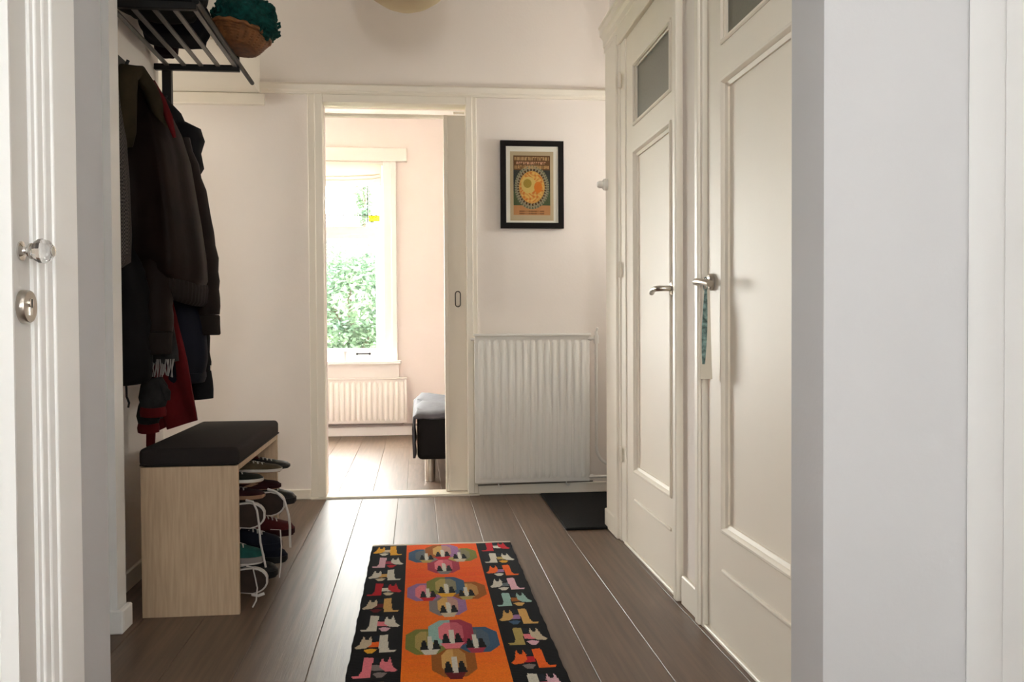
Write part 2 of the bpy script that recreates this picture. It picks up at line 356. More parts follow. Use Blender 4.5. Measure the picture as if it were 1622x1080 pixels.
# frames of the two doors
def frame(name, label, far, near, wide):
    b = MB()
    if wide:
        b.box(.852, .872, 3.80, 4.0, .0, 2.15, .003); b.box(.846, .90, 3.765, 3.81, .0, 2.15, .004, 2); b.box(.856, .90, 3.735, 3.772, 0, 2.15, .003); b.box(.862, .92, 3.66, 3.74, 0, 2.12, .002)
    else:
        b.box(.846, .90, far, far+.036, 0, 2.15, .006, 2); b.box(.855, .92, far-.018, far+.004, 0, 2.12, .002)
    if near: b.box(.846, .90, near-.034, near, 0, 2.15, .006, 2); b.box(.858, .92, near-.003, near+.01, 0, 2.12, .002)
    b.box(.850, .90, near or 1.86, far, 2.102, 2.15, .003)
    return struct(b.build(name, TRIM), label)
frame('trim_6', 'cream frame of the door by the radiator corner', 3.76, 2.915, True)
frame('trim_7', 'cream frame of the door with the paper tag', 2.645, None, False)
struct(MB().box(.858, .93, 1.86, 2.63, -.002, .010, .003).box(.858, .93, 2.915, 3.68, -.002, .010, .003).build('trim_8', TRIM), 'door sills')
# cornice over the doors
pr = [(.872, 2.15), (.853, 2.15), (.853, 2.172), (.849, 2.176), (.849, 2.205), (.840, 2.218), (.832, 2.224), (.832, 2.252), (.826, 2.257), (.826, 2.266), (.872, 2.270)]
b = MB(); b.skin([b.ring([(p, y, q) for p, q in pr]) for y in (1.86, 4.03)]); struct(b.build('trim_9', TRIM), 'cream cornice shelf over the doors')

# ------------------------------------------------------------------ near door on the left and its casing
d4 = sroot('door_4', 'white door with a glass knob and a round lock', (NX, 1.25, 0))
LX = NX-.006
b = MB(); b.box(LX-.04, LX, .88, .99, .01, 2.10); b.box(LX-.04, LX, 1.566, 1.652, .01, 2.10); b.box(LX-.04, LX, .99, 1.566, .01, .25); b.box(LX-.04, LX, .99, 1.566, 1.95, 2.10)
b.build('door_frame', DOORN, d4)
MB().box(LX-.03, LX-.016, .99, 1.566, .25, 1.95).build('door_panel', DOORN, d4)
b = MB(); b.frame(.984, 1.572, .24, 1.96, [(0, LX), (0, LX+.006), (.006, LX+.010), (.012, LX+.010), (.020, LX-.002), (.029, LX-.010), (.029, LX-.018), (0, LX-.018)])
b.build('panel_moulding', TRIMW, d4, 40)
KS = .86
kb = MB().lathe([(0, 0), (.017, 0), (.017, .003), (.008, .006), (.007, .010), (.013, .015), (.014, .019), (0, .019)], 24, 'x', (LX, 1.618, 1.052)).build('knob_base', CHROME, d4, 40)
k = MB().lathe([(a*KS, c*KS+.002) for a, c in [(.0, .018), (.012, .019), (.019, .025), (.0245, .034), (.0255, .041), (.022, .051), (.013, .058), (0, .060)]], 10, 'x', (LX, 1.618, 1.052)).build('knob', CRYST, d4); k['label'] = 'faceted clear glass knob'
MB().lathe([(a, c*KS+.002) for a, c in [(0, .057), (.009, .057), (.009, .061), (.005, .063), (0, .0635)]], 16, 'x', (LX, 1.618, 1.052)).build('knob_cap', CHROME, k, 40)
lk = MB().lathe([(0, 0), (.029, 0), (.029, .010), (.027, .013), (0, .013)], 32, 'x', (LX, 1.622, .957)).build('lock_rosette', STEEL, d4, 40)
b = MB(); b.lathe([(0, .012), (.0085, .012), (.0085, .0155), (0, .0155)], 20, 'x', (LX, 1.622, .963)); b.box(LX+.010, LX+.0148, 1.617, 1.627, .942, .962)
b.build('lock_cylinder', CHROME, lk, 40)
MB().box(LX+.0148, LX+.0162, 1.6205, 1.6235, .955, .970).build('keyhole', BLACKM, lk)
b = MB()
b.box(NX-.10, NX-.002, 1.655, 1.692, 0, 2.12, .003); b.box(NX-.10, NX+.002, 1.672, 1.70, 0, 2.14, .004, 2); b.box(NX-.02, NX+.002, 1.704, 1.736, 0, 2.17, .005, 2); b.box(NX-.02, NX+.006, 1.733, 1.848, 0, 2.22, .004, 2)
b.box(NX-.10, NX+.012, .76, .875, 0, 2.2, .004); b.box(NX-.10, NX+.018, .76, 1.84, 2.105, 2.22, .004)
struct(b.build('trim_10', TRIMW), 'white moulded casing of the near door')
# casing on the near right
b = MB(); b.box(1.10, 1.135, 1.56, 1.699, 0, 2.25, .006, 2); b.box(1.085, 1.135, 1.42, 1.565, 0, 2.25, .006, 2); b.box(1.12, 1.135, .4, 1.43, 0, 2.2, .004)
struct(b.build('trim_11', TRIMW), 'bright white casing beside the opening')
# windows added out of view to brighten the hall and near walls
w2 = sroot('added_window_2', 'unseen window added behind the viewer for light', (.25, -3.55, .35))
MB().frame(-.05, .55, 1.1, 1.9, [(0, -3.59), (.05, -3.59), (.05, -3.53), (0, -3.53)], 'y').build('window_frame', WHITE, w2)
MB().box(-.01, .51, -3.565, -3.56, 1.14, 1.86).build('pane', GLASS, w2)
for n_, x_, y0_, y1_, z0_, z1_, l_ in (('added_window_5', -2.68, 4.20, 4.50, 1.40, 1.90, 'unseen window added in the side passage for hall light'), ('added_window_6', 1.83, 4.29, 4.55, 1.55, 1.95, 'unseen window added in the entrance recess for hall light')):  # both added to give the hall light of its own
    w_ = sroot(n_, l_, (x_, (y0_+y1_)/2, z0_))
    MB().frame(y0_, y1_, z0_, z1_, [(0, x_-.03), (.02, x_-.03), (.02, x_+.03), (0, x_+.03)]).build('window_frame', WHITE, w_)
    MB().box(x_-.003, x_+.003, y0_+.015, y1_-.015, z0_+.015, z1_-.015).build('pane', GLASS, w_)
for n_, x_, d_, e_, a_, c_ in (('added_window_3', -.73, -1.85, -.95, .95, 2.05), ('added_window_4', 1.2, -1.95, -1.25, 1.1, 1.9)):  # added so that side light reaches the near walls and casings
    w_ = sroot(n_, 'unseen side window added behind the viewer for light', (x_, -1.6, .8))
    MB().frame(d_, e_, a_, c_, [(0, x_-.03), (.05, x_-.03), (.05, x_+.03), (0, x_+.03)]).build('window_frame', WHITE, w_)
    MB().box(x_-.003, x_+.003, d_+.04, e_-.04, a_+.04, c_-.04).build('pane', GLASS, w_)
# ------------------------------------------------------------------ bedroom window
w1 = sroot('window_1', 'white bedroom window with leaded upper lights', (-.95, 7.66, WZ0))
b = MB(); Y0, Y1 = 7.625, 7.70
b.box(WX0+.034, WX1-.034, Y0+.002, Y1-.002, 1.69, 1.755); b.frame(WX0, WX1, WZ0, WZ1, [(0, Y0), (.035, Y0), (.035, Y1), (0, Y1)], 'y')
b.build('window_frame', WHITE, w1)
b = MB().frame(WX0+.034, WX1-.034, .694, 1.691, [(0, Y0+.008), (.034, Y0+.008), (.038, Y0+.02), (.038, Y1-.02), (0, Y1-.02)], 'y')
b.build('sash', WHITE, w1)
MB().box(WX0+.05, WX1-.05, 7.652, 7.656, .72, 1.68).build('pane', GLASS, w1)
b = MB(); b.box(WX0+.03, WX1-.03, 7.652, 7.656, 1.75, 2.26).build('pane', GLASS, w1)
LEAD = mat('lead', (.05, .05, .055), .5)
b = MB(); xr = -.405
for x in (xr, -.61, -.82, -1.03, -1.24, -1.45, -1.66, -1.87):
    b.box(x-.004, x+.004, 7.647, 7.661, 1.757, 1.87 if x != xr else 2.25); b.box(x-.104, x-.098, 7.647, 7.661, 1.86, 2.25) if x != xr else None
b.box(WX0+.03, xr, 7.647, 7.661, 1.848, 1.854); b.box(xr, WX1-.035, 7.647, 7.661, 1.848, 1.854); b.box(xr, WX1-.035, 7.647, 7.661, 1.793, 1.799)
b.build('lead_came', LEAD, w1)
g = MB().box(xr+.005, WX1-.036, 7.6485, 7.651, 1.80, 1.847).build('pane', YGLASS, w1); g['label'] = 'yellow stained glass piece'
b = MB(); b.cyl((-.50, 7.617, .688), (-.40, 7.617, .688), .006, 10); b.cyl((-.503, 7.63, .688), (-.503, 7.610, .688), .010, 10); b.cyl((-.398, 7.63, .688), (-.398, 7.610, .688), .010, 10)
b.build('sash_latch', BLACKM, w1, 40)
# casing, sill, pelmet
b = MB(); b.box(WX1-.005, WX1+.10, 7.57, 7.60, .60, WZ1, .005); b.box(WX1+.06, WX1+.105, 7.56, 7.60, .60, WZ1, .004); b.box(WX0-.10, WX0+.005, 7.57, 7.60, .60, WZ1, .005)
struct(b.build('trim_12', WHITE), 'white casing of the bedroom window')
struct(MB().box(WX0-.13, WX1+.135, 7.47, 7.66, .605, .632, .006, 2).build('trim_13', WHITE), 'white bedroom window sill')
struct(MB().box(WX0-.12, WX1+.115, 7.565, 7.60, .48, .606).build('trim_14', PINKT), 'board under the bedroom sill')
struct(MB().box(WX0-.18, WX1+.195, 7.545, 7.60, 2.29, 2.40, .004).build('trim_15', PINKT), 'flat board above the bedroom window')
# roman blind
bl = thing('roman_blind', 'pale pink roman blind gathered above the bedroom window', 'blind', (-.95, 7.58, 2.29))
MB().box(WX0+.0, WX1-.0, 7.575, 7.61, 2.262, 2.289, .003).build('headrail', PINKT, bl)
b = MB(); prof = [(7.572, 2.27), (7.570, 2.20), (7.566, 2.165), (7.552, 2.150), (7.548, 2.12), (7.562, 2.085), (7.575, 2.078), (7.590, 2.09), (7.60, 2.13), (7.60, 2.27)]
rings = []
for x in [WX0+.02+k*(WX1-WX0-.04)/12 for k in range(13)]:
    f = .012*math.sin(x*9); rings.append(b.ring([(x, p-(f*.3 if 2.05 < q < 2.16 else 0), q+(f*.5 if q < 2.18 else 0)+(.018 if q < 2.17 and x > WX1-.12 else 0)) for p, q in prof]))
b.skin(rings).build('fabric', BLIND, bl, 50)
for z in (2.165, 2.135): MB().tube([(WX0+.03, 7.545, z-.01), (-.6, 7.545, z-.006), (-.36, 7.548, z+.008), (WX1-.03, 7.555, z+.02)], .006, 6).build('fold', BLIND, bl, 50)
# mug on the sill
cup = thing('cup', 'small white cup on the bedroom window sill', 'cup', (-.595, 7.53, .632))
MB().lathe([(.0, 0), (.032, 0), (.036, .02), (.038, .085), (.035, .085), (.033, .03), (.0, .02)], 20, 'z', (-.595, 7.53, .632)).build('cup_body', mat('cup_glaze', (.72, .72, .74), .3), cup, 40)
MB().tube([(-.63, 7.53, .70), (-.65, 7.53, .695), (-.655, 7.53, .675), (-.645, 7.53, .66), (-.63, 7.53, .66)], .005, 6).build('handle', mat('cup_glaze', (.72,.72,.74)), cup, 50)

# ------------------------------------------------------------------ radiators
def radiator(name, label, x0, x1, yf, yb, z0, z1, n, m):
    r = thing(name, label, 'radiator', ((x0+x1)/2, (yf+yb)/2, z0))
    MB().box(x0, x1, yf+.010, yb, z0, z1, .006, 2).build('panel', m, r, 40)
    p = (x1-x0-.03)/n
    b = MB(); w = p*.80; zt, zb = z1-.035, z0+.030
    sec = [(-w/2, 0), (-w/2+.006, -.008), (-w/2+.012, -.011), (w/2-.012, -.011), (w/2-.006, -.008), (w/2, 0)]
    rings = []
    for z, s in ((zb-.012, 0), (zb, .5), (zb+.012, 1), (zt-.012, 1), (zt, .5), (zt+.012, 0)):
        rings.append(b.ring([(x*(.8+.2*s), y*s+.001, z) for x, y in sec]))
    b.skin(rings, closed=False)
    first = b.build('column', m, r, 60, local=True)
    for k in range(n):
        o = first if k == 0 else first.copy()
        if k: COL.objects.link(o); o.parent = r
        o.location = (x0+.015+p*(k+.5)-r.location.x, yf+.010-r.location.y, -z0)
    return r
rad = radiator('radiator', 'tall white panel radiator with vertical flutes under the framed poster', .302, .925, 4.755, 4.80, .075, .868, 15, RADM)
MB().box(.298, .930, 4.75, 4.806, .862, .876, .004, 2).build('top_grille', RADM, rad, 40)
for x in (.35, .86): MB().box(x, x+.04, 4.80, 4.845, .12, .80).build('bracket', RADM, rad)
b = MB(); b.cyl((.925, 4.775, .845), (.962, 4.775, .845), .008, 10); b.cyl((.962, 4.775, .82), (.962, 4.775, .865), .014, 14); b.cyl((.962, 4.775, .865), (.962, 4.775, .885), .009, 12); b.tube([(.962, 4.775, .882), (.968, 4.765, .905)], .006, 8)
b.lathe([(0, 0), (.013, 0), (.013, .022), (0, .022)], 6, 'x', (.915, 4.775, .845))
b.build('valve', RADM, rad, 40)
MB().tube([(.962, 4.775, .83), (.962, 4.775, .26)] + [(.962+.09*(1-math.cos(a)), 4.775, .26-.10*math.sin(a)) for a in [k*math.pi/16 for k in range(1, 9)]] + [(1.12, 4.775, .158)], .0085, 10).build('pipe', RADM, rad, 60)
b = MB(); b.tube([(.92, 4.775, .098), (1.12, 4.775, .098)], .0085, 10); b.lathe([(0, 0), (.013, 0), (.013, .025), (0, .025)], 6, 'x', (.918, 4.775, .098)); b.lathe([(0, 0), (.016, 0), (.016, .02), (0, .02)], 6, 'x', (1.035, 4.775, .098)); b.lathe([(0, 0), (.016, 0), (.016, .02), (0, .02)], 6, 'x', (1.035, 4.775, .158)); b.tube([(1.06, 4.775, .158), (1.06, 4.775, .06)], .011, 8)
b.build('pipe', RADM, rad, 40)
MB().tube([(.32, 4.815, .058), (.9, 4.815, .066), (.95, 4.82, .066)], .004, 6).build('drain_pipe', mat('drain_grey', (.16, .14, .12), .6), rad, 60)
for x in (.43, .80): MB().tube([(x, 4.80, .075), (x, 4.80, .055), (x+.012, 4.80, .048), (x+.02, 4.80, .058)], .004, 6).build('bracket', RADM, rad, 60)
MB().lathe([(0, 0), (.008, 0), (.008, .02), (0, .02)], 8, 'x', (.283, 4.775, .845)).build('bleed_valve', RADM, rad, 50)
BRAD = mat('pale_radiator_enamel', (.84, .79, .75), .35)
rad2 = radiator('radiator', 'low wide white radiator under the bedroom window', -1.72, -.088, 7.49, 7.535, .112, .485, 36, BRAD)
MB().box(-1.722, -.086, 7.485, 7.54, .478, .490, .003).build('top_grille', BRAD, rad2)
for x in (-1.6, -.25): MB().box(x, x+.05, 7.53, 7.58, .15, .45).build('bracket', BRAD, rad2)
b = MB(); b.tube([(-2.3, 7.565, .092), (.6, 7.565, .092)], .009, 8); b.tube([(-.12, 7.52, .125), (-.12, 7.52, .095), (-.12, 7.56, .092)], .009, 8)
b.build('pipe', mat('pipe_grey', (.42, .36, .33), .5), rad2, 60)

# ------------------------------------------------------------------ painting on a mesh grid (weave of the rug, print of the poster)
import numpy as np
def inpoly(U, V, poly):
    c = np.zeros(U.shape, bool); n = len(poly)
    for i in range(n):
        (x0, y0), (x1, y1) = poly[i], poly[(i+1) % n]
        if y0 == y1: continue
        c ^= ((y0 > V) != (y1 > V)) & (U < (x1-x0)*(V-y0)/(y1-y0)+x0)
    return c
def srgb(r, g, b): return tuple(((c/255)/12.92 if c/255 <= .04045 else ((c/255+.055)/1.055)**2.4) for c in (r, g, b))
def grid_mesh(name, w, h, nu, nv, img, m, parent, place, thick):
    verts = [place(w*i/nu, h*j/nv) for j in range(nv+1) for i in range(nu+1)]
    faces = [(j*(nu+1)+i, j*(nu+1)+i+1, (j+1)*(nu+1)+i+1, (j+1)*(nu+1)+i) for j in range(nv) for i in range(nu)]
    me = bpy.data.meshes.new(name); me.from_pydata(verts, [], faces); me.materials.append(m)
    at = me.color_attributes.new('print', 'FLOAT_COLOR', 'CORNER')
    c = np.ones((nv*nu, 4, 4), np.float32); c[:, :, :3] = img.reshape(-1, 1, 3); at.data.foreach_set('color', c.ravel())
    me.update()
    o = bpy.data.objects.new(name, me); COL.objects.link(o); o.parent = parent; me.transform(Matrix.Translation(-wloc(parent)))
    md = o.modifiers.new('thickness', 'SOLIDIFY'); md.thickness = thick; md.offset = 0
    return o

# ------------------------------------------------------------------ kilim runner
RW, RL, RX, RY = .574, 2.25, -.192, 3.752
nu, nv = 190, 744
U, V = np.meshgrid((np.arange(nu)+.5)/nu*RW, (np.arange(nv)+.5)/nv*RL)
rng = np.random.default_rng(3)
img = np.zeros((nv, nu, 3), np.float32)
def fill(poly, c, jit=True): img[inpoly(U, V, poly)] = c
BLK = (.005, .0045, .0055)
img[:] = BLK
mid = (U > .142) & (U < .428)
band = np.repeat(rng.random(nv//8+2), 8)[:nv]
t = np.clip((V-.05)/1.6+.18*np.sin(V*9)+.25*(band[:, None]-.5), 0, 1)[..., None]
img = np.where(mid[..., None], (1-t)*np.array(srgb(232, 84, 22))+t*np.array(srgb(236, 118, 20)), img).astype(np.float32)
C = dict(y=srgb(222, 160, 40), w=srgb(205, 198, 182), c=srgb(196, 178, 150), r=srgb(190, 28, 40), p=srgb(226, 120, 130), lp=srgb(214, 168, 178), o=srgb(238, 100, 30), g=srgb(120, 120, 55), bl=srgb(58, 86, 112), tl=srgb(146, 178, 168), lv=srgb(152, 110, 152), br=srgb(150, 86, 30), tn=srgb(206, 160, 90), gy=srgb(128, 116, 112), mg=srgb(160, 52, 72), k=BLK, dk=srgb(96, 20, 26), st=srgb(92, 100, 104), ol=srgb(170, 148, 84))
def animal(u0, v0, flip, a, bcol, d, e):
    # a pair of woven animals: tall hind quarters, belly bar, head with ears
    def P(pts): return [((u0+(.112-x if flip else x)), v0+y*1.55) for x, y in pts]
    fill(P([(.060, .000), (.086, -.004), (.088, .062), (.094, .080), (.112, .080), (.108, .090), (.064, .090)]), a)
    fill(P([(.030, .036), (.062, .034), (.062, .060), (.030, .062)]), bcol)
    fill(P([(.006, .046), (.012, .016), (.016, .000), (.021, .022), (.030, .022), (.035, .002), (.041, .024), (.040, .048), (.026, .066), (.000, .070), (-.006, .062)]), e)
    fill(P([(.020, .074), (.042, .068), (.058, .074), (.046, .092), (.032, .092)]), d)
    fill(P([(.043, .002), (.057, .002), (.057, .026), (.043, .026)]), srgb(20, 26, 36))
cols = [('y','c','w','y'), ('lp','mg','r','w'), ('w','tn','c','w'), ('r','w','c','r'), ('tn','dk','dk','c'), ('w','p','lp','w'), ('w','o','y','c'), ('p','gy','gy','p'), ('y','r','w','tn'), ('tl','o','w','tl'), ('r','lp','c','r'), ('w','tn','y','w')]
colr = [('r','w','k','r'), ('w','ol','y','w'), ('o','lv','w','o'), ('lp','st','w','w'), ('tl','br','tn','tl'), ('tn','lv','bl','tn'), ('ol','p','lp','c'), ('o','r','gy','o'), ('w','p','y','lp'), ('y','dk','c','tn'), ('tl','w','r','w'), ('p','gy','w','p')]
for k, q in enumerate(cols): animal(.014, .035+.178*k, k % 2 == 1 or k == 3, *[C[i] for i in q])
for k, q in enumerate(colr): animal(.444, .022+.178*k, k % 2 == 0 and k != 2 or k == 1, *[C[i] for i in q])
def boat(u, v, s, hull, wide=1.0):
    fill([(u-.032*s*wide, v+.002*s), (u+.032*s*wide, v+.002*s), (u+.018*s*wide, v+.042*s), (u-.018*s*wide, v+.042*s)], hull)
    fill([(u-.007*s, v-.100*s), (u+.006*s, v-.100*s), (u+.008*s, v+.006*s), (u-.006*s, v+.006*s)], C['w'])
    for sg in (-1, 1): fill([(u+sg*.0165*s-.004*s, v-.070*s), (u+sg*.0165*s+.004*s, v-.070*s), (u+sg*.0165*s+.0125*s, v+.002*s), (u+sg*.0165*s-.0105*s, v+.002*s)], BLK)
def lobe(u, v, w, h, c1, c2, ci, split=True):
    def hexa(w, h, a=0): return [(u-w, v-h*.55), (u-w*.5, v-h), (u+w*.5, v-h), (u+w, v-h*.55), (u+w, v+h*.55), (u+w*.5, v+h), (u-w*.5, v+h), (u-w, v+h*.55)]
    m_ = inpoly(U, V, hexa(w, h)); img[m_ & (U < u)] = c1; img[m_ & (U >= u)] = c2
    m_ = inpoly(U, V, hexa(w*.55, h*.8)); img[m_ & (U < u)] = ci; img[m_ & (U >= u)] = tuple(.5*a+.5*b_ for a, b_ in zip(ci, c2))
def medallion(v, s, L_, T_, R_, B_, hulls):
    u = .285
    lobe(u, v+.325*s, .060, .105*s, *B_); lobe(u-.074, v+.17*s, .060, .100*s, *L_); lobe(u+.074, v+.17*s, .060, .100*s, *R_)
    lobe(u, v+.105*s, .066, .105*s, *T_)
    boat(u-.064, v+.232*s, 1.0*s, hulls[0], .8); boat(u+.066, v+.232*s, 1.0*s, hulls[2], .8); boat(u, v+.190*s, 1.05*s, hulls[1], 1.0); boat(u, v+.400*s, 1.05*s, hulls[3], .8)
c_ = C
medallion(.030, 1.0, (c_['bl'], c_['gy'], c_['st']), (c_['br'], c_['lv'], c_['tn']), (c_['ol'], c_['g'], c_['gy']), (c_['mg'], c_['mg'], c_['p']), (c_['ol'], c_['r'], c_['c'], c_['gy']))
medallion(.515, 1.0, (c_['lv'], c_['lv'], c_['p']), (c_['g'], c_['bl'], c_['ol']), (c_['br'], c_['br'], c_['tn']), (c_['gy'], c_['lv'], c_['tn']), (c_['r'], c_['y'], c_['ol'], c_['c']))
medallion(.990, 1.05, (c_['g'], c_['g'], c_['ol']), (c_['tl'], c_['mg'], c_['p']), (c_['bl'], c_['bl'], c_['st']), (c_['br'], c_['br'], c_['tn']), (c_['w'], c_['p'], c_['mg'], c_['dk']))
medallion(1.50, 1.05, (c_['lv'], c_['bl'], c_['gy']), (c_['o'], c_['g'], c_['tn']), (c_['mg'], c_['r'], c_['p']), (c_['bl'], c_['st'], c_['tl']), (c_['r'], c_['w'], c_['y'], c_['c']))
img *= .82
img[V < .020] = srgb(185, 172, 155)
img *= (1+.22*(rng.random((nv, nu, 1))-.5)).astype(np.float32)
rug = thing('runner_rug', 'orange and black woven runner with animal borders on the plank floor', 'rug', (RX+RW/2, RY-RL/2, 0))
def rp(u, v):
    e = .0012*math.sin(v*31)+.0006*math.sin(v*83+1) if u < .001 or u > RW-.001 else 0
    return (RX+u+e, RY-v, .0052+.0004*math.sin(u*40+v*7))
ru = grid_mesh('woven_field', RW, RL, nu, nv, img, painted('kilim_weave', .95, .5), rug, rp, .008)
b = MB(); rr = random.Random(5)
for k in range(46):
    x = RX+.004+k*(RW-.008)/45; dx = rr.uniform(-.008, .008); ln = rr.uniform(.008, .022)
    b.tube([(x, RY-.002, .006), (x+dx*.5, RY+ln*.5, .004), (x+dx, RY+ln, .0025)], .0016, 4)
fr = b.build('fringe', mat('wool_fringe', (.20, .17, .14), .9), rug, 60); fr['kind'] = 'stuff'

# ------------------------------------------------------------------ framed poster
PX0, PX1, PZ0, PZ1 = .453, .797, 1.445, 1.916
po = thing('framed_poster', 'black framed vintage poster with an oval emblem above the radiator', 'picture', ((PX0+PX1)/2, 4.835, PZ0))
b = MB(); fwid = .030
b.frame(PX0, PX1, PZ0, PZ1, [(0, 4.824), (.002, 4.822), (fwid-.003, 4.822), (fwid, 4.825), (fwid, 4.847), (0, 4.847)], 'y')
b.build('frame', mat('black_wood', (.008, .006, .005), .6, spec=.15), po)
MB().box(PX0+.02, PX1-.02, 4.8285, 4.846, PZ0+.02, PZ1-.02).build('mount', mat('mount_card', (.86, .81, .74), .85), po)
pw, ph = .236, .372; px0 = (PX0+PX1)/2-pw/2-.002; pz1 = PZ1-.058
nu, nv = 118, 186
U, V = np.meshgrid((np.arange(nu)+.5)/nu*pw, (np.arange(nv)+.5)/nv*ph)
img = np.zeros((nv, nu, 3), np.float32); img[:] = srgb(176, 156, 128)
x0, x1, y0, y1 = .018, pw-.018, .022, ph-.030
ins = (U > x0) & (U < x1) & (V > y0) & (V < y1)
img[ins] = srgb(98, 66, 40)
cu, cv = pw/2, .192
img[ins & (V > .100)] = srgb(46, 48, 46)
img[ins & (V > .215)] = srgb(72, 82, 56)
img[ins & (V > .290)] = srgb(176, 122, 78)
ang = np.arctan2(V-cv, U-cu); rad_ = np.hypot((U-cu)/.094, (V-cv)/.118)
img[(rad_ < 1.0) & ins] = srgb(136, 126, 104)
img[(rad_ < 1.0) & (rad_ > .90) & (np.sin(ang*46) > .2) & ins] = srgb(86, 92, 72)
img[rad_ < .80+.05*np.sign(np.sin(ang*34))] = srgb(70, 46, 26)
img[rad_ < .74] = srgb(192, 140, 74)
blob = np.sin(U*170+2*np.sin(V*120))*np.cos(V*150+2*np.sin(U*90))
img[(rad_ < .70) & (blob > .25)] = srgb(206, 160, 84)
img[(rad_ < .70) & (blob < -.35)] = srgb(190, 108, 46)
img[(np.hypot((U-cu+.018)/.04, (V-cv+.012)/.045) < 1)] = srgb(196, 166, 96)
img[(np.hypot((U-cu+.024)/.022, (V-cv+.020)/.024) < 1)] = srgb(150, 124, 52)
img[(np.hypot((U-cu-.034)/.022, (V-cv)/.03) < 1)] = srgb(200, 112, 40)
gr = random.Random(11)
for (rv, rh, u0_, u1_, c) in ((.030, .018, x0+.006, x1-.006, (196, 158, 110)), (.056, .014, x0+.016, x1-.016, (200, 150, 120)), (.076, .018, x0+.006, x1-.006, (188, 144, 92))):
    u = u0_
    while u < u1_-.008:                                    # worn lettering, too blurred to read
        w = gr.choice((.006, .008, .010)); k = gr.randint(0, 3)
        m_ = (U > u) & (U < u+.0026) & (V > rv) & (V < rv+rh)
        if k != 0: m_ |= (U > u+w-.0026) & (U < u+w) & (V > rv) & (V < rv+rh)
        if k != 1: m_ |= (U > u) & (U < u+w) & (V > rv) & (V < rv+.004)
        if k > 1: m_ |= (U > u) & (U < u+w) & (V > rv+rh*.45) & (V < rv+rh*.45+.004)
        img[m_] = srgb(*c); u += w+.003
for rv in (.318, .330):
    for u in np.arange(.050, pw-.055, .0062): img[(U > u) & (U < u+.0036) & (V > rv) & (V < rv+.008)] = srgb(96, 62, 40)
img *= 1.25
pr_ = grid_mesh('poster_print', pw, ph, nu, nv, img, painted('poster_ink', .7), po, lambda u, v: (px0+u, 4.8280, pz1-v), .0008); pr_['label'] = 'tan print with a golden oval and illegible lettering'
MB().box(PX0+.025, PX1-.025, 4.8256, 4.8266, PZ0+.025, PZ1-.025).build('glazing', GLASS, po)

# ------------------------------------------------------------------ doormat, thermostat, tag, lamp
dm = MB().box(.655, 1.45, 3.945, 4.79, 0.0005, .012, .004).build('doormat', MATM); tag(dm, 'dark grey doormat in front of the radiator corner', 'doormat')
th = thing('wall_knob', 'small round white bell button on the door frame edge', 'button', (.86, 4.0, 1.545))
MB().lathe([(0, 0), (.026, 0), (.026, -.014), (.020, -.020), (0, -.020)], 24, 'x', (.852, 3.965, 1.548)).build('housing', RADM, th, 40)
MB().lathe([(0, -.019), (.015, -.019), (.017, -.034), (.012, -.044), (0, -.046)], 20, 'x', (.852, 3.965, 1.548)).build('button', RADM, th, 40)
tg = thing('door_hanger', 'long green and cream paper tag hanging from the door handle', 'tag', (.812, 2.545, 1.03))
b = MB(); rings = []
for i in range(13):
    t_ = i/12; z = 1.022-.262*t_; cx = .842-.006*math.sin(t_*2.6); w_ = .008+.010*t_; y_ = 2.545-.012*math.sin(t_*3)
    rings.append(b.ring([(cx-w_, y_-.0008, z), (cx+w_, y_-.0008, z), (cx+w_, y_+.0008, z), (cx-w_, y_+.0008, z)]))
b.skin(rings).build('card', mat('tag_cream', (.62, .57, .47), .7), tg, 40)
b = MB(); rings = []
for i in range(11):
    t_ = i/12; z = 1.022-.262*t_; cx = .842-.006*math.sin(t_*2.6)-.004-.005*t_; w_ = .0035+.0045*math.sin(math.pi*min(1, t_*1.15)); y_ = 2.5435-.012*math.sin(t_*3)
    rings.append(b.ring([(cx-w_, y_-.0006, z), (cx+w_, y_-.0006, z), (cx+w_, y_+.0004, z), (cx-w_, y_+.0004, z)]))
b.skin(rings).build('printed_strip', mat('tag_green', (.22, .34, .31), .6, noise=.8, nscale=70, col2=(.02, .05, .045)), tg, 40)
MB().tube([(.842, 2.558+.018*math.cos(a), 1.036+.022*math.sin(a)) for a in [k*math.pi/8 for k in range(17)]], .0012, 5).build('loop', mat('tag_cord', (.1, .2, .2), .8), tg, 60)
lp = thing('pendant_lamp', 'cream paper globe pendant lamp hanging from the hall ceiling', 'lamp', (-.03, 3.9, HZ))
MB().lathe([(.0, -.232), (.05, -.228), (.10, -.208), (.15, -.175), (.19, -.125), (.212, -.06), (.22, 0), (.212, .06), (.19, .125), (.15, .175), (.07, .215), (.06, .215)], 32, 'z', (-.035, 3.9, 2.505)).build('shade', PAPER, lp, 60)
MB().cyl((-.035, 3.9, 2.71), (-.035, 3.9, HZ), .004, 8).build('cord', RADM, lp)
MB().lathe([(0, 0), (.04, 0), (.045, -.02), (.02, -.035), (0, -.035)], 20, 'z', (-.035, 3.9, HZ-.001)).build('ceiling_rose', RADM, lp, 40)

